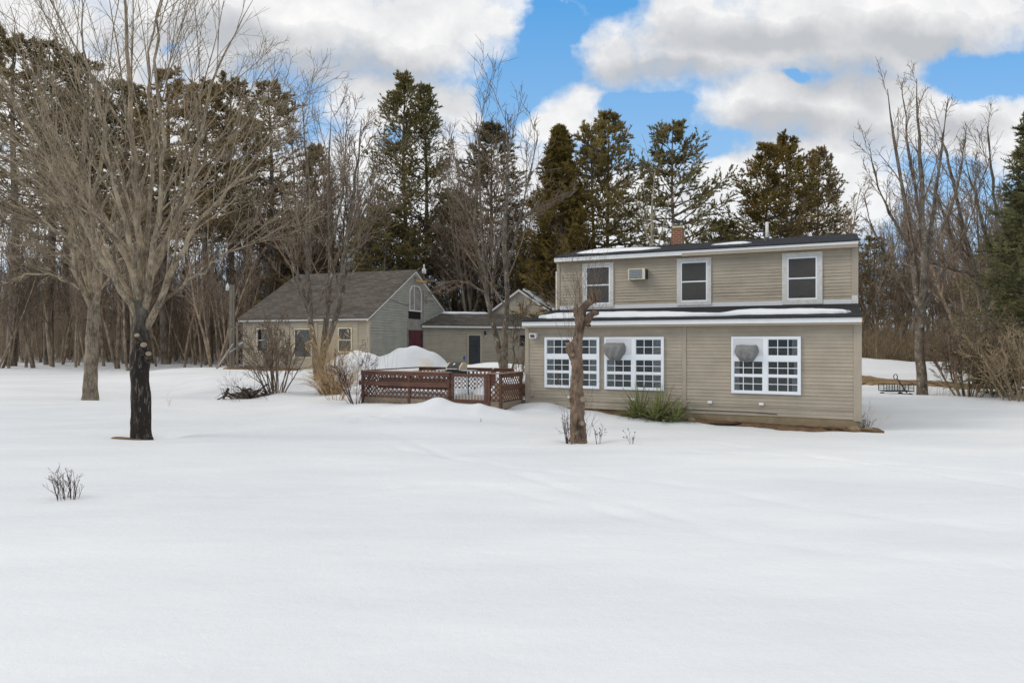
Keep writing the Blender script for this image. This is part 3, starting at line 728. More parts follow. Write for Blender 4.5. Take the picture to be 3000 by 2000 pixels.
# ------------------------------------------------------------------ GARAGE / BARN
garage = empty('barn', 'tan and grey-green clapboard barn with tall brown shingle gable roof and dark red door', 'barn', (-8.82, 42, 0), -math.atan2(.352, .936))
GD = 11.8; GX = -9.67; RZ = 7.35; EZ = 3.80; HM = 5.89; GB = .60
def gab(z):   # extent along y of the gable wall at height z
    if z <= EZ: return (0.0, GD)
    q = (z-EZ)/(RZ-EZ); return (HM*q, GD-HM*q)
b = MB(); b.box(GX+.02, -.02, .02, GD, GB, EZ)
b.prism([(GX+.02, .02, EZ), (GX+.02, HM, RZ-.05), (GX+.02, GD, EZ)], (-GX-.04, 0, 0)); part('wall_core', b, M['siding_garage'], garage)
b = MB(); clap(b, tf_front(0), lambda z: (GX+.02, -.10), GB, EZ-.05, .165, .045, seed=31); part('clapboard_wall', b, M['siding_garage'], garage)
b = MB(); clap(b, tf_right(0), lambda z: (gab(z)[0]+.06, gab(z)[1]-.06), GB, RZ-.1, .17, .055, seed=33); part('clapboard_wall', b, M['siding_grey'], garage)['label'] = 'grey-green clapboard gable wall'
b = MB(); b.box(-.12, .062, -.056, .1, GB, EZ-.05); part('corner_board', b, M['trim_tan'], garage); b = MB(); b.box(GX-.02, GX+.1, -.028, .1, GB, EZ-.05); part('corner_board', b, M['trim_tan'], garage)
b = MB()
for x0, x1 in ((-8.95, -7.05), (-5.8, -3.75), (-2.6, -.75)):
    b = MB(); b.box(x0, x1, -.050, 0, GB, EZ-.1); part('wall_panel', b, M['siding_garage'], garage)
b = MB(); b.box(GX-.2, .05, -.235, -.20, EZ-.03, EZ+.115); part('fascia', b, M['white_worn'], garage)
b = MB(); b.box(GX-.15, .0, -.20, 0, EZ-.06, EZ-.035); part('soffit', b, M['trim_tan'], garage)
sl = (RZ-EZ)/HM
b = MB(); b.prism([(GX-.3, -.27, EZ+.135), (GX-.3, HM, RZ+.12), (GX-.3, GD+.3, EZ+.10), (GX-.3, GD+.3, EZ+.04), (GX-.3, HM, RZ+.06), (GX-.3, -.27, EZ+.075)], (-GX+.45, 0, 0))
part('roof', b, M['shingle_brown'], garage)
b = MB()
for y0, y1, z0, z1 in ((-.25, HM, EZ+.06, RZ+.045), (HM, GD+.28, RZ+.045, EZ+.03)):
    b.prism([(.02, y0, z0), (.02, y1, z1), (.02, y1, z1-.15), (.02, y0, z0-.15)], (.06, 0, 0))
part('rake_board', b, M['white_worn'], garage)
def simple_window(parent, tf, a0, a1, z0, z1, case=.05, bar_=True, mat='cream'):
    w = MB(); frame(w, tf, a0, a1, z0, z1, case, 0, .09); o = part('window', w, M[mat], parent)
    if bar_: q = MB(); rect(tf, a0+case, a1-case, 0, .085, (z0+z1)/2-.03, (z0+z1)/2+.03, q); part('sash_bar', q, M[mat], o)
    q = MB(); rect(tf, a0+.02, a1-.02, 0, .058, z0+.02, z1-.02, q); part('room_dark_panel', q, M['room'], o)  # flat panel behind the pane, its colour painting the room's darkness
    q = MB(); rect(tf, a0+.03, a1-.03, .064, .067, z0+.03, z1-.03, q); part('pane', q, M['glass'], o)
    return o
simple_window(garage, tf_front(0), -8.50, -7.58, 1.77, 3.33, .07)
simple_window(garage, tf_front(0), -5.50, -4.15, 1.42, 3.28, .06, False)
simple_window(garage, tf_front(0), -2.18, -1.16, 1.78, 3.33, .07)
# doors on the gable wall
tg = tf_right(0)
d_ = MB(); rect(tg, 4.84, 6.90, .0, .060, .7, 3.27, d_); dr = part('door', d_, M['red_door'], garage); dr['label'] = 'dark red plank barn door with diagonal brace'
b = MB(); frame(b, tg, 4.72, 7.02, .6, 3.36, .10, 0, .08); part('door_frame', b, M['grey_wood'], dr)
b = MB(); b.bar((.072, 4.95, 3.1), (.072, 6.8, 1.35), .02, .16); rect(tg, 4.86, 6.88, .061, .078, 3.12, 3.24, b); rect(tg, 4.86, 6.88, .061, .078, 1.0, 1.14, b); rect(tg, 4.86, 4.98, .061, .074, .7, 3.12, b); rect(tg, 6.76, 6.88, .061, .074, .7, 3.12, b)
part('brace', b, M['red_door'], dr)
b = MB(); rect(tg, 4.80, 6.80, .0, .062, 3.38, 4.02, b); part('grey_boards', b, M['grey_wood'], garage)
b = MB(); rect(tg, 4.9, 6.6, .0, .060, 4.03, 4.58, b); part('opening_dark_panel', b, plain('painted_void', (.004, .004, .004)), garage)  # solid black panel; the shade inside the opening is put into its colour
b = MB(); pts = [(.045, 4.95, 4.58), (.045, 6.62, 4.58), (.045, 6.62, 5.85), (.045, 6.25, 6.30), (.045, 5.30, 6.30), (.045, 4.95, 5.85)]; b.prism(pts, (.03, 0, 0))
hd = part('hay_door', b, M['grey_wood'], garage)
b = MB()
for a, c in zip(pts, pts[1:]+pts[:1]):
    if a[2] == c[2] == 4.58: continue
    b.bar((.085, a[1], a[2]), (.085, c[1], c[2]), .05, .10, up=(1, 0, 0))
b.bar((.088, 5.62, 4.58), (.088, 5.62, 6.28), .03, .05, up=(1, 0, 0)); part('door_frame', b, M['white_worn'], hd)
b = MB(); rect(tg, 4.9, 6.7, .02, .10, 4.55, 4.63, b); part('sill', b, M['white_worn'], hd)
b = MB(); frame(b, tg, 5.55, 6.02, 6.63, 7.0, .04, 0, .08)
for i in range(3): rect(tg, 5.58, 5.99, .0, .07, 6.70+i*.09, 6.735+i*.09, b)
part('gable_vent', b, M['siding_grey'], garage)
b = MB(); rect(tg, 5.57, 6.0, .0, .056, 6.65, 6.98, b); part('vent_dark_panel', b, M['room'], garage)  # dark panel among the slats, painting the shade inside the vent
b = MB(); b.path([(.035, 7.0, 6.1), (.06, 7.02, 5.6), (.035, 7.0, 5.0), (.035, 7.0, 3.5)], .045, 6); rect(tg, 6.86, 6.93, 0, .03, 3.5, 6.3, b); part('drainpipe', b, M['grey_wood'], garage)
# lamp on a wooden outrigger beam
yl = empty('yard_lamp', 'white yard lamp above the orange beam on the barn gable', 'lamp', garage.location, garage.rotation_euler[2])
b = MB(); b.box(.05, .17, 5.75, 7.3, 6.62, 6.78); part('beam', b, M['orange_wood'], yl)
b = MB(); b.cyl((.11, 7.0, 6.7), (.11, 7.0, 7.42), .018, n=6); b.path([(.11, 7.0, 7.66), (.11, 6.3, 7.62), (.11, 5.95, 7.35)], .02, 6); part('pole', b, M['pole'], yl)
b = MB(); b.lathe([(0, .15), (.35, .16), (.6, .15), (.78, .07), (1, .05)], (.11, 7.0, 7.28), (.11, 7.0, 7.78), 14); part('lamp_shade', b, M['lampglass'], yl, True)
b = MB(); b.lathe([(0, .08), (.5, .07), (1, .02)], (.11, 7.0, 7.78), (.11, 7.0, 7.95), 10); part('lamp_cap', b, M['white_worn'], yl, True)
b = MB(); b.cyl((-7.7, 4.2, 6.0), (-7.7, 4.2, 7.15), .10, n=14); sp = part('stovepipe', b, M['metal'], garage, True)
b = MB(); b.cyl((-7.7, 4.2, 7.15), (-7.7, 4.2, 7.28), .13, n=14); b.cyl((-7.7, 4.2, 7.36), (-7.7, 4.2, 7.42), .18, n=14); b.cyl((-7.7, 4.2, 7.28), (-7.7, 4.2, 7.36), .07, n=10); part('pipe_cap', b, M['black_metal'], sp, True)
b = MB(); b.path([(-2.3, 1.6, 4.95), (-1.0, 1.9, 4.9), (0.1, 2.4, 5.2), (.1, 4.5, 4.9), (.05, 6.6, 5.4), (.15, 8.4, 5.4)], .012, 4); part('cable', b, M['black_metal'], garage)

# ------------------------------------------------------------------ LINK BUILDING
lk = empty('shed', 'low tan clapboard shed with charcoal door joined to the right of the barn', 'shed', (-6.38, 48.5, 0), math.atan2(.406, .914))
LW = 9.3
b = MB(); b.box(-.4, LW, .02, 5.0, .3, 3.5); part('wall_core', b, M['siding_link'], lk)
b = MB(); clap(b, tf_front(0), lambda z: (.15, LW), .4, 3.46, .165, .052, seed=41); part('clapboard_wall', b, M['siding_link'], lk)
b = MB(); b.box(0, .15, -.024, .02, .4, 3.45); part('corner_board', b, M['siding_grey'], lk)
b = MB(); b.box(-.1, LW+.1, -.29, -.25, 3.46, 3.60); part('fascia', b, M['white_worn'], lk)
b = MB(); b.prism([(-.6, -.33, 3.66), (-.6, 2.35, 4.66), (-.6, 5.2, 3.6), (-.6, 5.2, 3.55), (-.6, 2.35, 4.60), (-.6, -.33, 3.60)], (LW+.8, 0, 0)); part('roof', b, M['shingle_grey'], lk)
LF = ((-6.38, 48.5), .914, .406)
zk = lambda x, y: 3.66+(y+.33)*.373
snow_loft('ridge_snow', lk, lambda x, y: 4.66-abs(y-2.35)*.373, [(1.4, 2.1), (6.0, 2.2)], [(1.4, 3.2), (6.0, 3.1)], .12, 50, 6)
d_ = MB(); rect(tf_front(0), 3.50, 4.38, 0, .058, .5, 2.90, d_); dr = part('door', d_, M['grey_door'], lk)
b = MB(); frame(b, tf_front(0), 3.38, 4.50, .3, 3.02, .10, 0, .085); part('door_frame', b, M['trim_tan'], dr)
b = MB()
for i in range(3):
    for j in range(3): rect(tf_front(0), 3.64+i*.205, 3.82+i*.205, .058, .062, 1.62+j*.34, 1.92+j*.34, b)
part('pane', b, plain('dark_pane', (.012, .012, .014), .12, spec=.5), dr)
wl = empty('wall_lamp', None, None); wl.parent = lk
b = MB(); b.box(4.72, 4.86, -.06, 0, 3.0, 3.25); b.lathe([(0, .05), (.6, .07), (1, .02)], (4.79, -.13, 2.92), (4.79, -.13, 3.2), 10); part('lamp_case', b, M['black_metal'], wl)
b = MB(); b.cyl((4.79, -.13, 2.84), (4.79, -.13, 2.94), .05, n=10); part('lamp_shade', b, M['lampglass'], wl)
o = simple_window(lk, tf_front(0), 7.6, 8.7, 2.15, 2.95, .05, False, 'black_metal')
b = MB(); rect(tf_front(0), 7.6, 8.7, .03, .05, 2.53, 2.57, b)
for q in (7.96, 8.33): rect(tf_front(0), q, q+.03, .03, .05, 2.15, 2.95, b)
part('window_grille', b, M['black_metal'], o)
for i in range(1): pass

# ------------------------------------------------------------------ REAR WING (tan gable behind the link)
wg = empty('wing', 'tan clapboard gable wing with snow covered roof rising behind the low shed', 'house wing', (.62, 54, 0), -math.atan2(HS, HC))
HWd = 4.7; AZ = 6.60; S_ = .655; eZ = AZ-HWd*S_
b = MB(); b.box(-HWd, HWd, .02, 14, .3, eZ); b.prism([(-HWd, .02, eZ), (0, .02, AZ-.04), (HWd, .02, eZ)], (0, 14, 0)); part('wall_core', b, M['siding'], wg)
b = MB(); clap(b, tf_front(0), lambda z: (-HWd, HWd) if z < eZ else (-(AZ-z)/S_+.05, (AZ-z)/S_-.05), .5, AZ-.12, .165, .050, seed=51); part('clapboard_wall', b, M['siding'], wg)
b = MB(); b.prism([(-HWd-.3, -.25, eZ-.12), (0, -.25, AZ+.08), (HWd+.3, -.25, eZ-.12), (HWd+.3, -.25, eZ-.18), (0, -.25, AZ+.02), (-HWd-.3, -.25, eZ-.18)], (0, 14.5, 0)); part('roof', b, M['shingle'], wg)
b = MB()
for s_ in (-1, 1): b.prism([(s_*(HWd+.28), -.23, eZ-.19), (0, -.23, AZ), (0, -.23, AZ-.17), (s_*(HWd+.28), -.23, eZ-.36)], (0, .2, 0))
part('rake_board', b, M['white_worn'], wg)
b = MB(); frame(b, tf_front(0), -.33, .33, 5.35, 6.0, .04, 0, .06)
for i in range(6): rect(tf_front(0), -.29, .29, .01, .05, 5.41+i*.095, 5.45+i*.095, b)
part('gable_vent', b, M['siding_grey'], wg)
V = []; nx, ny = 30, 60; rs = np.random.default_rng(4)
for i in range(nx):
    for j in range(ny):
        q = .12+4.5*i/(nx-1); y = -.05+12.5*j/(ny-1)+(.25*math.sin(i*.5) if j == 0 else 0)
        e = min(1, min(i, nx-1-i)/2, min(j, ny-1-j)/2); V.append((q, y, AZ+.08-q*S_+.01+.20*math.sqrt(e)*(1+.1*rs.normal())-(.05 if e == 0 else 0)))
idx = np.arange(nx*ny).reshape(nx, ny)
link('roof_snow', arr_mesh('roof_snow', V, np.stack([idx[:-1, :-1], idx[1:, :-1], idx[1:, 1:], idx[:-1, 1:]], -1).reshape(-1, 4)), M['roof_snow'], wg)

# ------------------------------------------------------------------ DECK
dk = empty('deck', 'red-brown wooden deck with lattice railing and metal baluster gate beside the house', 'deck', house.location, house.rotation_euler[2])
ZT, ZF, ZB = 1.45, .62, .36
DY = -1.62; XL = -5.45; XR = -.12; BY = 2.0
def lattice(mb, tf, a0, a1, z0, z1, d, pitch=.118, w=.036):
    for sgn, dd in ((1, 0), (-1, .008)):
        c = a0-(z1-z0)
        while c < a1+(z1-z0):
            # line a = c + s*(z-z0) (sgn 1) or a = c + (z1-z)
            pts = []
            for z in (z0, z1):
                a = c+(z-z0) if sgn == 1 else c+(z1-z); pts.append([a, z])
            (p, zp), (q, zq) = pts
            lo, hi = max(a0, min(p, q)), min(a1, max(p, q))
            if hi-lo > .02:
                fz = lambda a: zp+(zq-zp)*(a-p)/(q-p)
                A = tf(lo, d+dd, fz(lo)); B = tf(hi, d+dd, fz(hi))
                nrm = Vector(tf(0, 1, 0))-Vector(tf(0, 0, 0))
                mb.bar(A, B, .007, w, up=nrm) if False else mb.bar(A, B, w, .007, up=nrm)
            c += pitch*math.sqrt(2)
def post(x, y, z0=.0, z1=ZT-.04, s=.09, mat='deck', lab=None):
    b = MB(); b.box(x-s/2, x+s/2, y-s/2, y+s/2, z0, z1); o = part('post', b, M[mat], dk, bevel=.005); return o
gp0, gp1 = -2.02, -1.94
tfd = tf_front(DY)
gL, gR = -1.95, -.62     # gate opening
for x_ in (XL, -3.55, gL-.07, XL+1.2): 
    if x_ == XL+1.2: continue
    post(x_, DY)
post(gR+.06, DY, .25); post(XR-.04, DY, .25)
b = MB(); b.box(XL-.06, gL-.0, DY-.09, DY+.07, ZT-.035, ZT); part('top_rail', b, M['rail_top'], dk, bevel=.004)
b = MB(); b.box(XL-.04, gL-.02, DY-.07, DY-.046, ZT-.15, ZT-.037); part('rail_board', b, M['deck'], dk)
b = MB(); b.box(XL-.12, gL-.02, DY-.085, DY-.046, .94, 1.09); part('middle_rail', b, M['deck'], dk, bevel=.004)
for a0, a1 in ((XL+.045, -3.595), (-3.505, gL-.115)):
    b = MB(); lattice(b, tfd, a0, a1, .54, ZT-.15, .02); part('lattice_panel', b, M['deck'], dk)
b = MB(); lattice(b, tfd, XL+.1, -3.6, .30, .52, .055, .15, .03); part('lattice_panel', b, M['plank'], dk)['label'] = 'broken pale lattice skirt'
b = MB(); b.box(XL, XR, DY-.02, DY+.02, ZB-.02, .54); part('rim_joist', b, M['plank'], dk); b = MB(); b.box(XR-.018, XR+.022, DY+.03, -.0, ZB-.04, .52); part('rim_joist', b, M['plank'], dk); b = MB(); b.box(XL-.022, XL+.018, DY+.03, BY, ZB-.02, .54); part('rim_joist', b, M['plank'], dk)
b = MB(); y_ = DY+.02
while y_ < BY:
    b.box(XL, XR-.0, y_, y_+.135, .54, .58); y_ += .145
part('deck_floor', b, M['plank'], dk)
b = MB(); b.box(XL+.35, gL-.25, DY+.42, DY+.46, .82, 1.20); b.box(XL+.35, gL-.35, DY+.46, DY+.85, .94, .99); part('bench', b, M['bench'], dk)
# front gate
gt = MB(); frame(gt, tfd, gL+.0, gR-.0, .47, ZT-.04, .11, -.02, .03); gate = part('gate', gt, M['deck'], dk, bevel=.003)
for i in range(10):
    x_ = gL+.15+i*(gR-gL-.30)/9; b = MB(); b.cyl((x_, DY-.01, .55), (x_, DY-.01, ZT-.13), .015, n=6); part('baluster', b, M['metal'], gate)
for z_ in (1.20, .60): b = MB(); b.box(gL-.09, gL+.06, DY-.045, DY-.032, z_, z_+.07); part('hinge', b, M['black_metal'], gate)
# right return up to the corner of the house
tfr = tf_right(XR)
post(XR-.02, -.14, .2)
b = MB(); b.box(XR-.08, XR+.07, DY-.10, -.08, ZT-.035, ZT); b.box(gR+.02, XR, DY-.09, DY+.05, ZT-.037, ZT-.002); part('top_rail', b, M['rail_top'], dk)
b = MB(); b.box(XR+.022, XR+.045, DY, -.08, ZT-.15, ZT-.037); b.box(XR+.022, XR+.05, DY-.03, -.05, .88, 1.03); part('middle_rail', b, M['deck'], dk)
b = MB(); lattice(b, tfr, DY+.05, -.18, .54, ZT-.15, .0); part('lattice_panel', b, M['deck'], dk)
b = MB(); lattice(b, tfd, gR+.10, XR-.08, .54, ZT-.15, .0); part('lattice_panel', b, M['deck'], dk)
# left side and back railing
tfl = tf_left(XL)
b = MB(); lattice(b, tfl, DY+.05, BY, .54, ZT-.15, 0); part('lattice_panel', b, M['deck'], dk)
b = MB(); b.box(XL-.07, XL+.07, DY, BY, ZT-.037, ZT-.002); part('top_rail', b, M['deck'], dk)
for a0, a1 in ((XL, -2.3), (-2.2, -1.45), (-.75, .0)): b = MB(); b.box(a0, a1, BY-.07, BY+.07, ZT-.035, ZT); part('top_rail', b, M['deck'], dk)
tfb = tf_front(BY)
for a0, a1 in ((XL+.05, -2.3), (-.75, 0)): b = MB(); lattice(b, tfb, a0, a1, .56, ZT-.15, 0); part('lattice_panel', b, M['deck'], dk)
for a0, a1 in ((XL, -2.3), (-.75, 0), (-2.2, -1.45)): b = MB(); b.box(a0, a1, BY-.02, BY+.02, ZT-.14, ZT-.037); part('rail_board', b, M['deck'], dk)
for x_ in (XL, -4, -2.3, -2.2, -1.45, -.75, -.05): post(x_, BY, .2)
for i in range(6):
    x_ = -2.1+i*.11; b = MB(); b.cyl((x_, BY, .6), (x_, BY, ZT-.1), .010, n=6); part('baluster', b, M['metal'], dk)
# snow left on the deck boards
snow_loft('deck_snow', dk, lambda x, y: .58, [(-5.6, -1.1), (-4.2, -1.3), (-2.5, -1.25)], [(-5.6, 1.8), (-4, 1.9), (-2.5, 1.7)], .14, 50, 7)
snow_loft('deck_snow', dk, lambda x, y: .58, [(-2.4, .4), (-1.8, .2), (-1.1, .5)], [(-2.4, 1.7), (-1.8, 1.8), (-1.1, 1.8)], .25, 30, 8)
# snow capped planter box behind the gate
pb = empty('planter_box', 'weathered plank box capped with snow, seen through the deck gate', 'box', house.location, house.rotation_euler[2])
b = MB(); b.box(-1.35, -.35, .35, 1.0, .58, 1.0); part('box_body', b, M['plank'], pb)
snow_loft('snow_cap', pb, lambda x, y: 1.0, [(-1.4, .3), (-.3, .3)], [(-1.4, 1.05), (-.3, 1.05)], .16, 24, 9)
# grill
gr = empty('grill', 'gas grill with black lid and cream end caps standing on the deck', 'grill', house.location, house.rotation_euler[2])
gx0, gx1, gy0, gy1 = -3.20, -2.62, .15, .68
b = MB(); b.box(gx0, gx1, gy0, gy1, 1.20, 1.42); part('firebox', b, M['black_metal'], gr)
lid = [(gy0-.01, 1.42), (gy0+.02, 1.54), (gy0+.22, 1.68), (gy1-.1, 1.69), (gy1, 1.58), (gy1, 1.42)]
b = MB(); b.prism([(gx0+.05, y, z) for y, z in lid], (gx1-gx0-.1, 0, 0)); ld = part('lid', b, M['black_metal'], gr)
for x0 in (gx0, gx1-.05): b = MB(); b.prism([(x0, y, z+.004) for y, z in lid], (.05, 0, 0)); part('end_cap', b, M['beige_metal'], ld)
b = MB(); b.cyl((gx0+.08, gy0-.05, 1.47), (gx1-.08, gy0-.05, 1.47), .014, n=8); part('handle', b, M['white_worn'], ld)
b = MB(); b.cyl(((gx0+gx1)/2, gy0+.115, 1.625), ((gx0+gx1)/2, gy0+.10, 1.64), .04, n=12); part('dial', b, M['metal'], ld)
b = MB(); b.box(gx0-.42, gx0-.01, gy0+.02, gy1-.02, 1.40, 1.43); part('side_shelf', b, M['metal'], gr)
b = MB(); b.box(gx1+.01, gx1+.42, gy0+.02, gy1-.02, 1.40, 1.43); part('side_shelf', b, M['metal'], gr)
for x_ in (gx0-.3, gx1+.3):
    for y_ in (gy0+.06, gy1-.06):
        b = MB(); b.bar((x_, y_, .58), (x_, y_, 1.40), .03); part('leg', b, M['black_metal'], gr)
print('outbuildings ok')
# ------------------------------------------------------------------ vegetation
def stems_px(stems, Y, seed, n=14, spread=0.0):
    """stems: list of (points [(u, v, radius_m)], depth drift) read off the photograph; each becomes a limb in world space at its own depth"""
    rg = np.random.default_rng(seed); out = []
    for pts, drift in stems:
        m = len(pts); L = []
        for i, (u, v, r) in enumerate(pts):
            yy = Y+drift*i/(m-1); x, y, z = px(u, v, yy); L.append((x, y, z, r))
        out.append(resample(L, n))
    A = np.array(out); return A[..., :3], A[..., 3]
def thin(st, k): return [([(u, v, r*k) for u, v, r in p], d) for p, d in st]
def bare_tree_thing(name, label, cat, loc, trunk_levels, crown_levels, mt, mc, group=None):
    t = empty(name, label, cat, loc, 0, group)
    lo = np.array(loc)
    def shift(levels): return [(P-lo, R, s) for P, R, s in levels]
    a = link('trunk', tubes_mesh('trunk', shift(trunk_levels)), mt, t)
    if crown_levels: link('crown', tubes_mesh('crown', shift(crown_levels)), mc, t)
    return t
def knobbly(levels, amp, f, seed):
    out = []
    for P, R, s in levels:
        v = []
        R2 = R.copy()
        for i in range(len(P)):
            for j in range(P.shape[1]):
                R2[i, j] *= 1+amp*mnoise.noise(Vector(P[i, j]*f)+Vector((seed, 0, 0)))
        out.append((P, R2, s))
    return out
def rough_mesh(me, amp, f, seed, zs=.5):
    for v in me.vertices:
        c = v.co; k = mnoise.noise(Vector((c.x*f, c.y*f, c.z*f*zs))+Vector((seed, seed, 0)))+.5*mnoise.noise(Vector((c.x*f*2.7, c.y*f*2.7, c.z*f*zs*2))+Vector((seed, 1, 0)))
        nrm = v.normal; v.co = c+nrm*amp*k
    me.update()

# --- big maple in front (blackened trunk), stems leave the frame at the top
rg = np.random.default_rng(11)
Ym = 17.3; bx, by, bz = px(415, 1283, Ym); bz = gz(bx, by)
k_ = Ym/F
stems = [
 ([(408, 940, .13), (389, 905, .10), (337, 814, .085), (283, 741, .075), (214, 594, .06), (130, 440, .045), (20, 280, .03), (-90, 130, .012)], -1.2),
 ([(405, 930, .12), (397, 895, .09), (354, 836, .08), (318, 754, .07), (283, 690, .06), (180, 560, .05), (60, 430, .035), (-120, 280, .012)], 1.8),
 ([(412, 920, .12), (408, 863, .11), (394, 790, .095), (365, 735, .085), (308, 650, .07), (241, 540, .06), (178, 430, .045), (116, 300, .03), (60, 120, .012)], 1.0),
 ([(416, 920, .12), (420, 850, .12), (413, 754, .11), (406, 680, .10), (397, 558, .09), (384, 357, .075), (372, 156, .055), (366, 0, .04), (350, -170, .02)], .6),
 ([(418, 920, .10), (430, 850, .10), (457, 741, .085), (460, 680, .075), (478, 491, .055), (470, 300, .045), (451, 89, .03), (490, -60, .012)], -1.3),
 ([(420, 920, .11), (427, 880, .10), (435, 822, .10), (463, 733, .09), (500, 690, .075), (549, 562, .06), (580, 393, .05), (625, 223, .035), (670, 120, .02), (740, 0, .008)], .9),
 ([(428, 960, .12), (443, 930, .10), (479, 874, .095), (503, 803, .085), (535, 710, .07), (590, 630, .055), (680, 545, .04), (770, 470, .025), (870, 390, .008)], -.8),
 ([(470, 890, .05), (487, 869, .05), (544, 836, .045), (599, 790, .04), (660, 740, .03), (740, 715, .02), (850, 650, .007)], .5),
 ([(410, 910, .09), (400, 780, .08), (360, 640, .065), (320, 500, .05), (290, 330, .04), (250, 150, .025), (230, -40, .01)], -2.0),
 ([(418, 900, .09), (425, 760, .08), (440, 620, .065), (445, 420, .05), (430, 200, .035), (470, 0, .02), (500, -120, .01)], 2.0),
 ([(340, 815, .05), (290, 780, .045), (200, 700, .04), (90, 620, .03), (-60, 560, .012)], -1.0),
 ([(425, 850, .07), (450, 760, .06), (520, 640, .05), (600, 520, .04), (690, 400, .025), (780, 270, .008)], 2.2),
 ([(400, 820, .07), (350, 700, .06), (260, 560, .045), (150, 380, .035), (90, 200, .025), (30, 20, .01)], 2.4),
]
P0, R0 = stems_px(thin(stems, .85), Ym, 1, 18)
P0[:, 1:-1] += rg.normal(size=P0[:, 1:-1].shape)*.035
tr_pts = [(415, 1300, .30), (413, 1270, .235), (413, 1200, .215), (412, 1120, .21), (409, 1092, .235), (412, 1060, .215), (414, 1010, .20), (415, 960, .185), (416, 915, .20), (416, 880, .15)]
PT, RT = stems_px([(tr_pts, 0)], Ym, 1, 40)
P1, R1 = spawn(P0, R0, 8, .15, .95, (12, 32), lambda L, t: L*(1-t*.5)*.66, 10, .22, .04, .42, .0065, rg)
P2, R2 = spawn(P1, R1, 6, .15, .97, (16, 42), lambda L, t: L*(1-t*.5)*.48, 6, .18, .07, .52, .0048, rg)
P3, R3 = spawn(P2, R2, 4, .15, 1.0, (20, 50), lambda L, t: L*(1-t*.4)*.48+.08, 4, .10, .10, .55, .0036, rg)
P4, R4 = spawn(P3, R3, 1, .2, 1.0, (20, 55), lambda L, t: L*.5+.05, 3, .05, .12, .7, .0032, rg)
print('maple twigs', len(P3), len(P4))
mp = empty('maple_tree', 'large bare maple with blackened lower trunk standing nearest in the snow at the left', 'tree', (bx, by, bz-.1))
lo = np.array((bx, by, bz-.1))
me = tubes_mesh('trunk', [(PT-lo, RT, 28)]); rough_mesh(me, .035, 9, 3, .22); link('trunk', me, M['maple_trunk'], mp)
link('limbs', tubes_mesh('limbs', [(P0-lo, R0, 10)]), M['maple'], mp)
link('crown', tubes_mesh('crown', [(P1-lo, R1, 6), (P2-lo, R2, 4), (P3-lo, R3, 3), (P4-lo, R4, 3)]), M['maple'], mp)
for (u, v, du, dv, r) in ((412, 1000, -14, -18, .07), (424, 1024, -4, -14, .085), (432, 1046, 4, -10, .075)):
    a = Vector(px(u, v+10, Ym-.12))-Vector(lo); e = Vector(px(u+du*.8, v+dv, Ym-.36))-Vector(lo)
    b = MB(); b.lathe([(0, r*1.25), (.5, r*1.1), (1, r)], a, e, 12); st = part('cut_stub', b, M['maple_trunk'], mp, True)
    d = (e-a).normalized(); b = MB(); b.cyl(e, e+d*.008, r*.9, n=12); part('cut_face', b, M['cut'], st)
ground_patch('bare_earth', [(bx-.62, by-.30), (bx-.1, by-.42), (bx+.35, by-.22), (bx+.25, by+.1), (bx-.35, by+.1)], M['dirt'], .02, .03, 6, 12)

# --- second maple behind it
rg = np.random.default_rng(12)
Y2 = 29.0; bx, by, bz = px(265, 1168, Y2); bz = gz(bx, by); lo = np.array((bx, by, bz-.1))
stems = [
 ([(272, 905, .13), (262, 895, .11), (235, 850, .10), (216, 800, .09), (212, 700, .075), (180, 560, .06), (140, 400, .04), (100, 260, .015)], -1.5),
 ([(275, 900, .12), (268, 860, .10), (250, 810, .09), (226, 745, .08), (190, 640, .06), (110, 520, .045), (30, 420, .02)], 2.5),
 ([(274, 900, .14), (270, 840, .13), (257, 770, .12), (240, 690, .10), (235, 560, .08), (250, 380, .055), (230, 200, .02)], 1.0),
 ([(278, 900, .14), (280, 830, .13), (277, 720, .11), (270, 600, .09), (300, 430, .06), (320, 260, .02)], -1.0),
 ([(278, 895, .11), (282, 850, .10), (294, 790, .085), (304, 700, .07), (350, 580, .055), (420, 450, .04), (480, 330, .015)], 2.0),
 ([(220, 810, .06), (206, 775, .055), (160, 738, .05), (60, 712, .035), (-60, 690, .015)], -1.5),
 ([(290, 850, .06), (310, 815, .05), (370, 740, .04), (470, 680, .03), (560, 650, .01)], -2.0),
 ([(235, 850, .05), (190, 820, .045), (110, 800, .035), (20, 820, .02), (-60, 850, .01)], 1.5),
]
P0, R0 = stems_px(stems, Y2, 2, 16); P0[:, 1:-1] += rg.normal(size=P0[:, 1:-1].shape)*.05
PT, RT = stems_px([([(264, 1180, .36), (265, 1160, .29), (266, 1100, .265), (268, 1020, .25), (272, 950, .24), (276, 905, .23), (277, 880, .15)], 0)], Y2, 1, 30)
P1, R1 = spawn(P0, R0, 9, .12, .97, (18, 42), lambda L, t: L*(1-t*.5)*.50, 8, .30, .06, .55, .011, rg)
P2, R2 = spawn(P1, R1, 8, .12, .98, (20, 50), lambda L, t: L*(1-t*.5)*.48, 5, .20, .10, .55, .0085, rg)
P3, R3 = spawn(P2, R2, 5, .15, 1.0, (20, 55), lambda L, t: L*(1-t*.4)*.50+.1, 4, .1, .12, .6, .007, rg)
m2 = empty('maple_tree', 'smaller bare maple with brown trunk standing farther back left of the blackened maple', 'tree', lo)
me = tubes_mesh('trunk', [(PT-lo, RT, 20)]); rough_mesh(me, .04, 7, 5, .22); link('trunk', me, M['maple2_trunk'], m2)
link('limbs', tubes_mesh('limbs', [(P0-lo, R0, 8)]), M['maple'], m2)
link('crown', tubes_mesh('crown', [(P1-lo, R1, 5), (P2-lo, R2, 3), (P3-lo, R3, 3)]), M['maple'], m2)

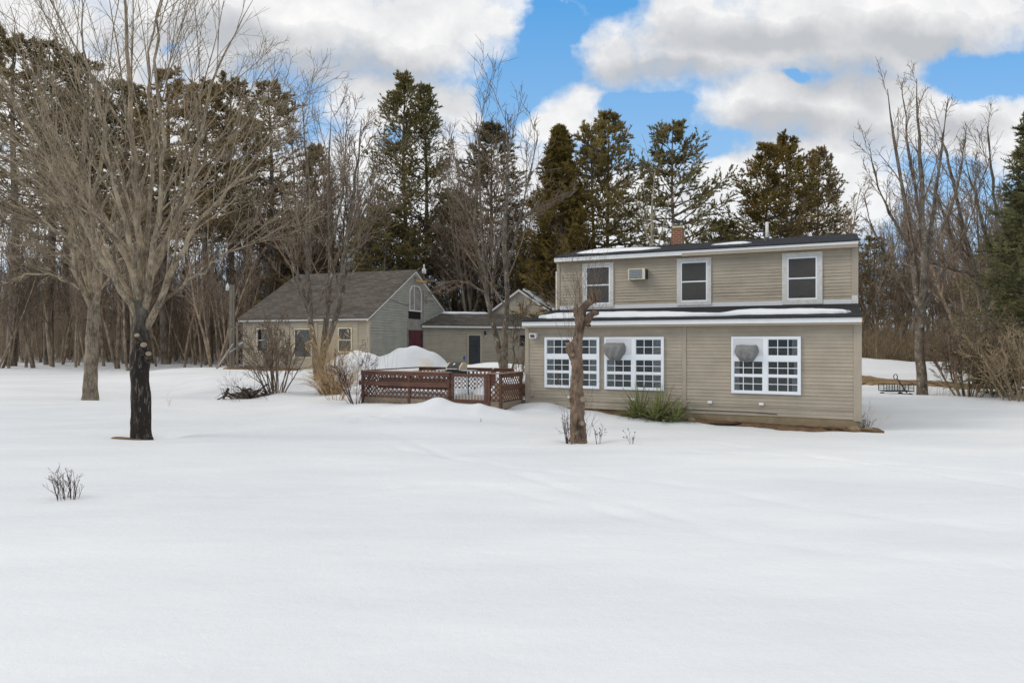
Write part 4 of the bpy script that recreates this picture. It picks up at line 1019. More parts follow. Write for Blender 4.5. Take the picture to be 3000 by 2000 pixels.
def hero(name, label, Y, base, stems, seed, l1, l2, l3, mt, mc, nst=14, rmin=.010, up=.35, sides=8, rough=.03, f1=.45, ang=(15, 40)):
    rg = np.random.default_rng(seed); bx, by, _ = px(base[0], base[1], Y); lo = np.array((bx, by, gz(bx, by)-.05))
    P0, R0 = stems_px(thin(stems, .84), Y, seed, nst); P0[:, 1:] += rg.normal(size=P0[:, 1:].shape)*.02*(Y/25)
    P1, R1 = spawn(P0, R0, l1, .22, .98, ang, lambda L, t: L*(1-t*.55)*f1, 8, up, .07, .40, rmin, rg)
    lv = [(P1, R1, 4)]
    P2, R2 = spawn(P1, R1, l2, .12, 1.0, (18, 50), lambda L, t: L*(1-t*.5)*.5, 5, .2, .1, .6, rmin*.85, rg); lv.append((P2, R2, 3))
    if l3:
        P3, R3 = spawn(P2, R2, l3, .15, 1.0, (20, 55), lambda L, t: L*.5+.1, 3, .1, .12, .7, rmin*.7, rg); lv.append((P3, R3, 3))
    t = empty(name, label, 'tree', lo)
    me = tubes_mesh('trunk', [(P0-lo, R0, sides)]); 
    if rough: rough_mesh(me, rough, 7, seed, .3)
    link('trunk', me, mt, t)
    link('crown', tubes_mesh('crown', [(P-lo, R, s) for P, R, s in lv]), mc, t)
    return t
# multi-stemmed tree in front of the barn
hero('lichened_tree', 'bare tree with three dark leaning stems and tan grass at its foot before the barn', 33, (930, 1126), [
 ([(932, 1135, .20), (926, 1090, .19), (918, 1010, .18), (910, 940, .17), (905, 850, .14), (898, 700, .11), (905, 560, .08), (890, 420, .05), (885, 300, .015)], 0),
 ([(936, 1135, .20), (943, 1060, .20), (952, 985, .19), (960, 930, .16), (962, 830, .13), (970, 700, .10), (960, 560, .08), (965, 430, .05), (970, 320, .015)], .8),
 ([(946, 1040, .15), (962, 985, .19), (985, 945, .18), (1000, 890, .16), (1005, 800, .14), (1020, 680, .11), (1040, 560, .08), (1050, 450, .05), (1060, 350, .015)], -.6),
 ([(905, 900, .09), (880, 830, .08), (850, 740, .06), (800, 680, .045), (740, 640, .02)], -1.5),
 ([(908, 930, .07), (885, 880, .06), (865, 830, .05), (850, 760, .04), (860, 620, .02)], 1.0),
 ([(962, 840, .08), (990, 740, .07), (1060, 640, .05), (1110, 540, .03), (1130, 450, .01)], 1.2),
 ([(1004, 830, .08), (1040, 740, .07), (1090, 660, .05), (1150, 600, .02)], -1.2),
 ([(900, 760, .08), (870, 640, .06), (860, 500, .045), (850, 380, .015)], 1.5),
 ([(968, 720, .07), (1000, 600, .06), (1010, 480, .04), (1015, 340, .015)], -1.5),
], 21, 8, 6, 4, M['bark_mid'], M['twig_far'])
# tree between the link and the house
hero('lichened_tree', 'bare forked tree with yellow lichen standing between the deck and the low shed', 32, (1477, 1076), [
 ([(1477, 1100, .21), (1476, 1060, .20), (1474, 1020, .20), (1462, 990, .15), (1444, 965, .14), (1432, 930, .13), (1424, 880, .12), (1421, 800, .11), (1418, 700, .09), (1405, 560, .06), (1400, 430, .04), (1395, 330, .012)], .5),
 ([(1477, 1100, .19), (1478, 1050, .20), (1480, 1000, .17), (1482, 940, .15), (1484, 860, .14), (1482, 780, .12), (1478, 680, .10), (1490, 560, .07), (1485, 430, .045), (1480, 330, .012)], -.5),
 ([(1484, 800, .09), (1500, 720, .08), (1530, 620, .06), (1555, 500, .04), (1575, 380, .012)], 1.0),
 ([(1420, 800, .08), (1395, 700, .07), (1360, 600, .05), (1335, 480, .035), (1320, 380, .012)], -1.0),
 ([(1424, 860, .05), (1380, 830, .045), (1320, 820, .035), (1260, 850, .012)], -1.5),
 ([(1480, 700, .07), (1510, 650, .06), (1600, 600, .04), (1690, 560, .012)], .8),
 ([(1500, 1080, .05), (1512, 1040, .045), (1500, 1010, .04), (1512, 950, .04), (1540, 900, .02)], .3),
], 22, 8, 6, 4, M['bark_mid'], M['twig_far'])
# right hand maple with a swollen burl
hero('maple_tree', 'tall bare maple with a burl on its trunk standing right of the house', 31, (2702, 1157), [
 ([(2702, 1165, .30), (2700, 1120, .24), (2699, 1060, .23), (2696, 1040, .27), (2694, 990, .22), (2694, 920, .24), (2690, 830, .20), (2672, 740, .15), (2655, 640, .12), (2645, 520, .09), (2610, 380, .06), (2600, 260, .02)], .4),
 ([(2700, 960, .16), (2704, 860, .19), (2706, 760, .17), (2700, 640, .14), (2705, 520, .11), (2690, 400, .08), (2680, 260, .04), (2685, 230, .02)], -.5),
 ([(2710, 820, .12), (2722, 700, .11), (2740, 580, .09), (2755, 450, .06), (2775, 330, .03), (2780, 290, .012)], 1),
 ([(2705, 700, .10), (2690, 600, .09), (2665, 470, .07), (2650, 340, .04), (2640, 240, .012)], 1.5),
 ([(2672, 740, .08), (2640, 680, .07), (2590, 600, .05), (2560, 500, .035), (2535, 410, .012)], -1),
 ([(2712, 760, .08), (2760, 680, .07), (2800, 580, .05), (2820, 470, .035), (2830, 380, .012)], -1),
 ([(2694, 920, .07), (2640, 830, .06), (2600, 760, .05), (2560, 680, .04), (2530, 580, .015)], -1.5),
 ([(2706, 900, .07), (2760, 800, .06), (2810, 720, .05), (2840, 620, .015)], 1.5),
], 23, 9, 6, 2, M['bark_mid'], M['twig_far'], f1=.27, ang=(8, 26))
# right hand leaning pair
hero('leaning_tree', 'dark bare tree with leaning crossing limbs beside the evergreen at the right edge', 36, (2862, 1128), [
 ([(2862, 1140, .34), (2868, 1080, .32), (2885, 1000, .27), (2890, 900, .20), (2850, 800, .15), (2790, 720, .12), (2765, 620, .09), (2740, 560, .05)], 1),
 ([(2885, 960, .18), (2880, 860, .17), (2850, 760, .14), (2815, 640, .11), (2790, 520, .08), (2760, 400, .03)], -1),
 ([(2890, 900, .14), (2910, 780, .12), (2880, 660, .10), (2850, 560, .08), (2830, 470, .02)], 1.6),
 ([(2890, 880, .12), (2925, 760, .11), (2920, 600, .08), (2900, 480, .06), (2895, 370, .02)], 0),
 ([(2885, 820, .10), (2800, 790, .08), (2720, 770, .06), (2650, 700, .02)], -1),
], 24, 10, 7, 3, M['bark_mid'], M['twig_far'])
hero('young_tree', 'pale straight young bare tree rising behind the roof to the left of the brick chimney', 40, (1912, 1100), [
 ([(1912, 1100, .12), (1911, 900, .11), (1909, 720, .10), (1912, 600, .075), (1918, 500, .03)], 0),
 ([(1911, 760, .06), (1940, 680, .05), (1960, 600, .03), (1975, 560, .012)], 1),
 ([(1909, 720, .05), (1885, 660, .045), (1875, 590, .012)], -1),
 ([(1911, 800, .06), (1960, 720, .05), (1990, 640, .012)], -.6),
], 25, 6, 4, 0, M['pale_bark'], M['pale_bark'], rough=0)
hero('birch_tree', 'slender white birch standing at the wood edge behind the low shed', 58, (1436, 1050), [
 ([(1436, 1060, .13), (1440, 930, .12), (1441, 850, .12), (1446, 780, .10), (1444, 700, .07), (1450, 640, .02)], 0),
 ([(1445, 760, .05), (1462, 700, .04), (1468, 640, .012)], .5),
], 26, 6, 4, 0, M['birch'], M['birch'], rough=0)

# --- pines: one generator, several individuals
def blades(P, m, Lr, wid, rng, upb, spread, t0=.25):
    """short needle sprays along each twig; returns triangles"""
    B, n0, _ = P.shape; idx = np.repeat(np.arange(B), m); t = t0+(1-t0)*rng.random(B*m)
    s = t*(n0-1); i = np.clip(s.astype(int), 0, n0-2); fr = (s-i)[:, None]
    st = P[idx, i]*(1-fr)+P[idx, i+1]*fr; T = norm(P[idx, i+1]-P[idx, i])
    d = norm(T*.8+rng.normal(size=T.shape)*spread*np.array([1, 1, .6])+np.array([0, 0, upb])); L = rng.uniform(Lr[0], Lr[1], B*m)[:, None]
    w = norm(np.cross(d, rng.normal(size=d.shape)))*wid*rng.uniform(.6, 1.3, B*m)[:, None]
    V = np.stack([st-d*L*.15, st+d*L*.35+w, st+d*L, st+d*L*.35-w], 1).reshape(-1, 3)
    Fa = np.arange(len(V)).reshape(-1, 4); return V, Fa
def conifer(seed, H, Rm, hb, whorl=.62, nb=5, style='pine', lean=0.0, dens=1.0, gap=.0, blade=(.16, .32), bw=.034, tw=15, bl=24, el=(0, 35)):
    rg = np.random.default_rng(seed)
    tz = np.linspace(0, 1, 16); TP = np.zeros((1, 16, 3)); TP[0, :, 2] = tz*H
    TP[0, :, 0] = lean*tz*H+.12*np.sin(tz*7+seed)*(H/20); TP[0, :, 1] = .1*np.cos(tz*5+seed)*(H/20)
    TR_ = (H*.0125*(1-tz)**.85+.02)[None, :]
    hs = np.arange(hb*H, H*.985, whorl); P = []; Rr = []
    for h in hs:
        q = (h-hb*H)/(H*(1-hb)); 
        if rg.random() < gap: continue
        c = np.array([np.interp(h/H, tz, TP[0, :, 0]), np.interp(h/H, tz, TP[0, :, 1]), h])
        prof = ((1-q)**.78*(.7+.3*min(1, q*4+.3))*1.12 if style == 'pine' else (1-q)**.9)
        a0_ = rg.uniform(0, 6.28)
        for k in range(nb+int(rg.integers(-1, 2))):
            L = Rm*prof*rg.uniform(.45, 1.15)+.25; az = a0_+k*6.283/nb+rg.normal()*.3
            e = math.radians(el[0]+(el[1]-el[0])*q+rg.normal()*8); d = np.array([math.cos(az)*math.cos(e), math.sin(az)*math.cos(e), math.sin(e)])
            pts = [c+np.array([0, 0, rg.normal()*.06])]
            for j in range(5):
                curve = .07 if style == 'pine' else (-.06 if j < 2 else .10)
                d = norm(d+np.array([0, 0, curve*(j+1)/3])+rg.normal(size=3)*.07); pts.append(pts[-1]+d*L/5)
            P.append(pts); Rr.append(np.linspace(.018+.010*L, .010, 6))
    P = np.array(P); Rr = np.array(Rr)
    T1, Q1 = spawn(P, Rr, tw, .28, 1.0, (30, 62), lambda L, t: np.minimum(1.2, L*.38)*(1.15-t*.5)+.15, 4, .06 if style == 'pine' else -.1, .08, .5, .006, rg, flat=.93)
    V1, F1 = blades(T1, int(bl*dens), blade, bw, rg, .24 if style == 'pine' else .05, .48)
    V2, F2 = blades(P, int(14*dens), blade, bw, rg, .25, .6, .55)
    # dead stubs low on the trunk
    nd = int(H*(hb)*2.2)+2; P3 = []
    for i in range(nd):
        h = rg.uniform(.12*H, max(hb*H, .2*H)); az = rg.uniform(0, 6.28); L = rg.uniform(.4, 1.8); c = np.array([lean*h, 0, h])
        P3.append([c, c+np.array([math.cos(az)*L*.5, math.sin(az)*L*.5, .05*L]), c+np.array([math.cos(az)*L, math.sin(az)*L, -.08*L])])
    tr_ = tubes_mesh('trunk', [(TP, TR_, 9), (P, Rr, 4), (np.array(P3), np.full((nd, 3), .014), 3)])
    cr_ = arr_mesh('crown', np.concatenate([V1, V2]), np.concatenate([F1, F2+len(V1)]), False)
    return tr_, cr_
CON = {}
def place_conifer(key, name, label, u, v_top, Y, H0, mt, mc, v_base=1070, rz=0.0, group=None, wide=1.0):
    tr_, cr_ = CON[key]; x = (u-CX)/F*Y; z0 = gz(x, Y)-.1; top = CAMZ+(HY-v_top)/F*Y
    s = (top-z0)/H0; t = empty(name, label, 'tree', (x, Y, z0), rz, group); t.scale = (s*wide, s*wide, s)
    for nm, me_, mt_ in (('trunk', tr_, mt), ('crown', cr_, mc)):
        o = bpy.data.objects.new(nm, me_); col.objects.link(o); o.parent = t
        if len(me_.materials) == 0: me_.materials.append(mt_)
    return t
CON['tall'] = conifer(31, 26, 5.8, .30, .85, 6, gap=.12, el=(5, 48))
CON['tall2'] = conifer(38, 26, 6.0, .26, .90, 6, gap=.16, el=(5, 50))
CON['wide'] = conifer(32, 18, 6.6, .14, 1.0, 7, gap=.06, el=(-3, 24))
CON['wide2'] = conifer(33, 18, 6.8, .16, 1.1, 7, gap=.06, el=(-3, 22))
CON['layer'] = conifer(43, 18, 7.6, .12, .80, 6, gap=.0, el=(-4, 26))
CON['dark'] = conifer(34, 22, 4.6, .38, .95, 5, dens=1.0, gap=.12, el=(0, 30))
CON['dark2'] = conifer(35, 22, 4.4, .45, 1.0, 5, dens=1.0, gap=.15, el=(0, 30))
CON['cedar'] = conifer(36, 17, 4.4, .10, .42, 6, 'cedar', dens=1.15, gap=.02, blade=(.16, .34), bw=.030, el=(15, 50))
CON['small'] = conifer(39, 12, 4.0, .12, .6, 5, dens=.9, gap=.12, el=(5, 40))
print('conifers', [len(c[1].polygons) for c in CON.values()])
PINES = [
 # key, label, u, v_top, Y, wide, mats
 ('tall', 'tallest pine of the skyline, its rounded top rising above the barn ridge', 1187, 212, 62, .95, 'pine'),
 ('tall2', 'pine crowded against the right side of the tallest pine, its top slightly lower', 1245, 245, 63, .85, 'pine'),
 ('wide', 'grey-green pine half hidden by bare branches between the tallest pine and the olive conifer', 1440, 368, 62, .95, 'pine_dark'),
 ('cedar', 'dense olive brown conifer with conical crown left of the twin topped pines', 1643, 372, 56, 1.05, 'cedar'),
 ('wide2', 'left one of the two pines whose tops touch, right of the olive conifer', 1736, 358, 58, .80, 'pine'),
 ('wide', 'right one of the two pines whose tops touch, higher than its neighbour', 1782, 336, 59, .85, 'pine'),
 ('layer', 'broad pine with level branches rising alone behind the brick chimney', 1972, 362, 57, .92, 'pine'),
 ('layer', 'left pine of the cluster behind the white roof vent pipe', 2243, 420, 56, .85, 'cedar'),
 ('layer', 'highest pine of the cluster above the white roof vent pipe', 2306, 398, 57, .85, 'cedar'),
 ('wide', 'right pine of the cluster above the right end of the house roof', 2398, 443, 60, .80, 'pine_dark'),
 ('small', 'low bushy pine showing between the chimney and the vent pipe pines', 2115, 640, 55, 1.1, 'pine'),
 ('small', 'low pine showing just right of the tallest pine at the height of the barn roof', 1330, 560, 66, 1.2, 'pine_dark'),
 ('small', 'low green pine behind the barn ridge under the tallest pine', 1130, 600, 58, 1.3, 'pine'),
 ('small', 'low dark pine standing behind the stovepipe side of the barn roof', 880, 610, 62, 1.2, 'pine_dark'),
 ('dark', 'dark pine at the far left edge with a sunlit ragged top', 40, 75, 57, 1.15, 'pine_dark'),
 ('dark2', 'dark pine just inside the left edge, second from the edge', 150, 110, 60, 1.1, 'pine_dark'),
 ('dark', 'dark pine behind the crown of the smaller maple, third from the left edge', 262, 150, 62, 1.1, 'pine_dark'),
 ('dark2', 'dark pine behind the blackened maple limbs, left of the pine with the pointed top', 370, 225, 63, 1.1, 'pine_dark'),
 ('dark', 'pine with a pointed top seen through the right limbs of the blackened maple', 485, 178, 62, 1.1, 'pine_dark'),
 ('dark2', 'pine with twin low tops seen right of the blackened maple limbs', 605, 228, 62, 1.15, 'pine_dark'),
 ('dark', 'pine next left of the last dark pine of the left wood', 675, 205, 64, 1.05, 'pine_dark'),
 ('dark2', 'last and rightmost of the dark pines of the left wood, with a ragged top', 790, 228, 61, 1.1, 'pine_dark'),
 ('dark', 'dark pine deep in the wood behind the gap right of the smaller maple', 430, 300, 72, 1.2, 'pine_dark'),
 ('dark2', 'dark pine deep in the wood just left of the barn', 720, 330, 74, 1.2, 'pine_dark'),
 ('dark', 'dark pine deep in the wood at the left, behind the second pine', 200, 250, 75, 1.2, 'pine_dark'),
 ('wide', 'grey-green pine with sparse crown above the left end of the barn roof', 925, 430, 68, .7, 'pine_dark'),
 ('wide2', 'thin dark pine far right between the right maple and the leaning tree', 2560, 690, 70, 1.0, 'pine_dark'),
]
H0 = {'layer': 18, 'tall': 26, 'tall2': 26, 'wide': 18, 'wide2': 18, 'dark': 22, 'dark2': 22, 'cedar': 17, 'small': 12}
meshcache = {}
for i, (key, lab, u, vt, Yp, wd, mat) in enumerate(PINES):
    kk = (key, mat)
    if kk not in meshcache:
        a, c = CON[key]
        a2, c2 = (a, c) if not any(x[0] == key for x in meshcache) else (a.copy(), c.copy())
        if len(a2.materials): a2.materials.clear(); c2.materials.clear()
        a2.materials.append(M['bark_dark']); c2.materials.append(M[mat]); meshcache[kk] = (a2, c2)
    CON[key+mat] = meshcache[kk]
    place_conifer(key+mat, 'olive_conifer' if (key == 'cedar') else 'pine_tree', lab, u, vt, Yp, H0[key], None, None, rz=i*2.1, wide=wd, group='conifers of the wood behind the yard')
# the big spruce at the right edge
CON['spruce'] = conifer(37, 15, 3.6, .04, .36, 7, 'spruce', dens=1.0, gap=0, blade=(.10, .22), bw=.024, tw=15, bl=28, el=(-14, 40))
a, c = CON['spruce']; a.materials.append(M['bark_dark']); c.materials.append(M['spruce'])
place_conifer('spruce', 'spruce_tree', 'tall green spruce filling the right edge of the picture', 3040, 300, 31, 15, None, None, rz=.4, wide=1.0)
place_conifer('spruce', 'spruce_tree', 'dark spruce partly hidden behind the tall spruce at the right edge', 2990, 560, 40, 15, None, None, rz=2.4, wide=1.25)

# --- bare woodland trees: eight individuals, copied with their parts
def bare_variant(seed, H, kind=0):
    rg = np.random.default_rng(seed); ns = [1, 2, 3][kind] if kind < 3 else 1; P = []; R = []
    for s_ in range(ns):
        a = rg.uniform(0, 6.28); d = norm(np.array([math.cos(a)*.12*ns, math.sin(a)*.12*ns, 1])); p = np.array([math.cos(a)*.1*ns, math.sin(a)*.1*ns, 0.]); L = H*rg.uniform(.82, 1.0); pts = [p]
        for j in range(13): d = norm(d+rg.normal(size=3)*.035+np.array([0, 0, .03])); p = p+d*L/13; pts.append(p)
        P.append(pts); R.append(np.linspace(H*.0085+.02, .015, 14)*rg.uniform(.8, 1.1))
    P = np.array(P); R = np.array(R)
    P1, R1 = spawn(P, R, 15, .30, .98, (18, 48), lambda L, t: L*(1.05-t*.75)*.34, 7, .38, .06, .5, .013, rg)
    P2, R2 = spawn(P1, R1, 6, .15, 1.0, (20, 48), lambda L, t: L*(1-t*.5)*.5, 5, .2, .09, .6, .010, rg)
    P3, R3 = spawn(P2, R2, 4, .15, 1.0, (20, 50), lambda L, t: L*.5+.15, 3, .1, .12, .7, .008, rg)
    a = tubes_mesh('trunk', [(P, R, 6)]); c = tubes_mesh('crown', [(P1, R1, 4), (P2, R2, 3), (P3, R3, 3)])
    a.materials.append(M['bark_far']); c.materials.append(M['twig_far']); return a, c
BV = [bare_variant(60+i, 14, i % 3) for i in range(8)]
def bare_copy(i, x, y, H, rz, label, group, name='bare_tree', wide=1.0):
    a, c = BV[i % 8]; s = H/14; t = empty(name, label, 'tree', (x, y, gz(x, y)-.08), rz, group); t.scale = (s*wide, s*wide, s)
    for nm, me_ in (('trunk', a), ('crown', c)):
        o = bpy.data.objects.new(nm, me_); col.objects.link(o); o.parent = t
# zones: (u0, u1, Y0, Y1, count, Hmin, Hmax, group, label)
ZONES = [
 (-40, 300, 50, 72, 24, 8, 15, 'bare trees of the far left wood', 'thin bare tree among the dark pines at the far left of the wood'),
 (300, 700, 50, 74, 30, 8, 15, 'bare trees of the left wood', 'thin bare tree in the wood between the blackened maple and the lamp pole'),
 (700, 1120, 60, 78, 34, 12, 19, 'bare trees behind the barn', 'thin bare tree standing in the wood behind the barn roof'),
 (1120, 1330, 60, 80, 14, 9, 15, 'bare trees right of the barn gable', 'thin bare tree in the wood above the barn gable and its lamp'),
 (1300, 1700, 58, 80, 34, 10, 18, 'bare trees behind the shed', 'thin bare tree in the wood behind the low shed and snowy wing roof'),
 (1700, 2520, 62, 85, 26, 9, 13, 'bare trees behind the house', 'bare tree top showing above the black roof of the house'),
 (2520, 2860, 52, 82, 40, 8, 16, 'bare trees of the right wood', 'thin bare tree in the wood between the house and the spruces'),
 (2860, 3080, 44, 70, 14, 8, 15, 'bare trees behind the spruces', 'thin bare tree in the wood behind the spruces at the right'),
]
rg = np.random.default_rng(77); cnt = 0
for u0, u1, Y0, Y1, c_, h0, h1, gname, lab in ZONES:
    for i in range(c_):
        u = u0+(u1-u0)*(i+rg.random())/c_; yy = rg.uniform(Y0, Y1); h = rg.uniform(h0, h1)*(1.0 if yy < 70 else 1.1)
        bare_copy(int(rg.integers(8)), (u-CX)/F*yy, yy, h, rg.uniform(0, 6.28), lab, gname, wide=rg.uniform(.75, 1.1)); cnt += 1
# particular bare trees that stand out
for u, vt, yy, i, lab in ((900, 300, 62, 2, 'tall many stemmed bare tree with an upright crown left of the tallest pine'),
                      (1010, 318, 60, 5, 'tall round crowned bare tree just left of the tallest pine'),
                      (1345, 320, 60, 1, 'tall bare tree against the cloud right of the tallest pine'),
                      (1400, 345, 57, 4, 'tall bare tree in front of the grey-green pine, reaching above its top'),
                      (1560, 350, 60, 7, 'bare tree against the blue sky left of the olive conifer'),
                      (2460, 470, 56, 2, 'bare tree with fine twigs over the right end of the house roof'),
                      (2410, 500, 54, 5, 'bare tree in front of the right pine of the roof cluster'),
                      (2880, 360, 42, 2, 'bare tree with a tall narrow upright crown left of the tall spruce'),
                      (2935, 480, 44, 4, 'bare tree with a broken crown touching the tall spruce')):
    x = (u-CX)/F*yy; H = CAMZ+(HY-vt)/F*yy-gz(x, yy); bare_copy(i, x, yy, H, rg.uniform(0, 6.28), lab, None)
# far wood: reads as one mass
rg = np.random.default_rng(78)
def scatter_sticks(name, nst, ufun, Yr, Hr, r0, lean, m1, mat, kind='stuff', seed=1, up=.2, ang=(20, 60), f1=.4, m2=0):
    rg = np.random.default_rng(seed); yy = rg.uniform(Yr[0], Yr[1], nst); u = ufun(rg, nst); x = (u-CX)/F*yy; z = ground(x, yy)-.05
    H = rg.uniform(Hr[0], Hr[1], nst)*rg.uniform(.6, 1, nst); P = np.empty((nst, 6, 3)); p = np.stack([x, yy, z], 1); d = norm(np.c_[rg.normal(size=(nst, 2))*lean, np.ones(nst)]); P[:, 0] = p
    for k in range(1, 6): d = norm(d+rg.normal(size=d.shape)*.05+np.array([0, 0, .03])); p = p+d*(H/5)[:, None]; P[:, k] = p
    R = (r0*rg.uniform(.5, 1.3, nst))[:, None]*np.linspace(1, .3, 6)[None]
    lv = [(P, R, 3)]
    if m1: P1, R1 = spawn(P, R, m1, .2, 1, ang, lambda L, t: L*(1.05-t*.7)*f1, 4, up, .1, .5, r0*.22, rg); lv.append((P1, R1, 3))
    if m2: P2, R2 = spawn(P1, R1, m2, .2, 1, ang, lambda L, t: L*.5, 3, up*.5, .12, .6, r0*.18, rg); lv.append((P2, R2, 3))
    o = link(name, tubes_mesh(name, lv), mat); o['kind'] = kind; return o
uni = lambda a, b: (lambda r, n: r.uniform(a, b, n))
scatter_sticks('far_wood', 900, uni(-100, 3100), (88, 150), (7, 13), .10, .05, 7, M['under'], seed=5)
scatter_sticks('far_wood', 500, uni(-100, 900), (78, 125), (12, 21), .16, .03, 9, M['bark_dark'], seed=6)
scatter_sticks('undergrowth', 3000, uni(-100, 900), (65, 84), (2.5, 8.5), .022, .15, 5, M['under'], seed=7, m2=2)
scatter_sticks('undergrowth', 2600, uni(880, 1700), (60, 80), (2, 8), .022, .15, 5, M['under'], seed=8, m2=2)
scatter_sticks('undergrowth', 3200, uni(2480, 3100), (50, 66), (1.5, 4.6), .020, .18, 6, M['brush'], seed=9, m2=3)
scatter_sticks('undergrowth', 900, uni(2800, 3150), (44, 50), (1.0, 4.0), .014, .30, 7, M['brush'], seed=10, m2=3)
print('woods ok', cnt)
# ------------------------------------------------------------------ shrubs and small things
def shrub(name, label, u, v, Y, H, nst, spread, seed, mat, r0=.018, m=(5, 4, 0), cat='shrub', rmin=.004, up=.25, base_r=.15, bend=.08, group=None, buds=0):
    rg = np.random.default_rng(seed); bx, by, _ = px(u, v, Y); z = gz(bx, by); P = np.empty((nst, 7, 3))
    a = rg.uniform(0, 6.28, nst); q = rg.uniform(0, 1, nst)**.6; d = norm(np.stack([np.cos(a)*spread*q, np.sin(a)*spread*q, np.ones(nst)], 1))
    p = np.stack([np.cos(a)*base_r*q, np.sin(a)*base_r*q, np.full(nst, -.05)], 1); P[:, 0] = p; L = H*rg.uniform(.55, 1.05, nst)
    for k in range(1, 7): d = norm(d+rg.normal(size=d.shape)*bend+np.array([0, 0, up/6])); p = p+d*(L/6)[:, None]; P[:, k] = p
    R = (r0*rg.uniform(.6, 1.3, nst))[:, None]*np.linspace(1, .35, 7)[None]; lv = [(P, R, 5)]
    c = P, R
    tw = []
    for i, mm in enumerate(m):
        if not mm: break
        c = spawn(c[0], c[1], mm, .25 if i == 0 else .15, 1.0, (18, 50), lambda L, t: L*(1-t*.5)*.5, 5, .15, .10, .6, rmin, rg); tw.append((c[0], c[1], 3))
    t = empty(name, label, cat, (bx, by, z), 0, group); link('stems', tubes_mesh('stems', lv), mat, t)
    if tw: link('twigs', tubes_mesh('twigs', tw), mat, t)
    if buds:
        b = MB(); Pe = (tw[-1][0] if tw else P)
        for i in rg.integers(0, len(Pe), buds):
            e = Vector(Pe[i, -1]); b.lathe([(0, .004), (.5, .016), (1, .004)], e, e+Vector((0, 0, .035)), 5)
        part('seed_heads', b, mat, t)
    return t
shrub('twiggy_shrub', 'small leafless shrub poking through the snow in the left foreground', 195, 1455, 10.5, .50, 26, .22, 1, M['red_twig'], .0055, (3, 2, 0), rmin=.0018, base_r=.16, bend=.1, buds=0)
shrub('bare_shrub', 'spreading bare shrub with dark stems in front of the left part of the barn', 808, 1160, 27, 3.0, 16, .62, 2, M['shrub'], .034, (7, 6, 4), rmin=.006, base_r=.35, up=.45)
shrub('bare_shrub', 'reddish bare shrub at the left corner of the deck', 1043, 1185, 23.2, 1.9, 13, .85, 3, M['red_twig'], .014, (6, 5, 3), rmin=.0035, base_r=.22)
shrub('bare_shrub', 'pale bare shrub between the tan grass clump and the deck', 985, 1160, 24.5, 1.8, 22, .85, 4, M['straw'], .008, (5, 4, 0), rmin=.003, base_r=.3)
shrub('bare_shrub', 'many stemmed brown shrub right of the burled maple', 2838, 1165, 30, 3.6, 22, .50, 5, M['shrub'], .035, (8, 6, 4), rmin=.007, base_r=.5, up=.1)
shrub('bare_shrub', 'arching tangled shrub at the right edge beneath the spruce', 2990, 1180, 28, 3.0, 24, .65, 6, M['brush'], .032, (8, 6, 4), rmin=.007, base_r=.6, up=-.2)
shrub('bare_shrub', 'tan twiggy shrub before the leaning tree on the right', 2925, 1165, 30, 2.6, 16, .6, 16, M['brush'], .028, (8, 6, 4), rmin=.006, base_r=.5, up=.0)
shrub('bare_shrub', 'low bare shrub against the wing wall beside the lichened tree', 1525, 1085, 30, 2.4, 10, .5, 7, M['shrub'], .02, (5, 4, 2), rmin=.005)
shrub('dead_weed', 'dry weed with dark seed heads just right of the pruned apple trunk', 1752, 1285, 16.3, .66, 4, .42, 8, M['red_twig'], .0055, (3, 2, 0), 'weed', .0025, base_r=.05, buds=16)
shrub('dead_weed', 'smaller dry weed standing alone in the snow right of the pruned apple trunk', 1850, 1288, 16.1, .46, 4, .5, 9, M['red_twig'], .0045, (3, 1, 0), 'weed', .0022, base_r=.03, buds=12)
shrub('dead_weed', 'tiny dry twig sticking out of the snow in front of the deck', 1407, 1228, 19, .16, 3, .9, 10, M['red_twig'], .004, (1, 0, 0), 'weed', .003, base_r=.05)
shrub('twiggy_shoots', 'dark red shoots growing from the left foot of the pruned apple trunk', 1668, 1275, 16.6, 1.0, 20, .42, 11, M['red_twig'], .006, (3, 2, 0), 'shrub', .0022, base_r=.12)
shrub('dead_weed', 'thin pale stalks leaning from the snow at the right corner of the house', 2545, 1245, 18.6, .9, 7, .75, 12, M['straw'], .003, (2, 0, 0), 'weed', .002, base_r=.12)
shrub('dead_weed', 'thin stalks in the snow between the maple and the brush pile', 495, 1180, 24, .6, 3, .6, 13, M['straw'], .004, (1, 0, 0), 'weed', .003, base_r=.1)
shrub('dead_weed', 'dry stalks rising from the snow beside the brush pile', 700, 1150, 25.5, 1.2, 8, .5, 14, M['shrub'], .005, (3, 2, 0), 'weed', .003, base_r=.3)
shrub('dead_weed', 'dry grass stalks at the foot of the burled maple on the right', 2745, 1155, 30.5, 1.0, 9, .4, 15, M['brush'], .006, (2, 0, 0), 'weed', .004, base_r=.6)
shrub('dead_weed', 'dark leaf litter and stalks against the right corner of the house foundation', 2531, 1238, 18.9, .45, 30, .5, 17, M['red_twig'], .005, (2, 0, 0), 'weed', .003, base_r=.14)

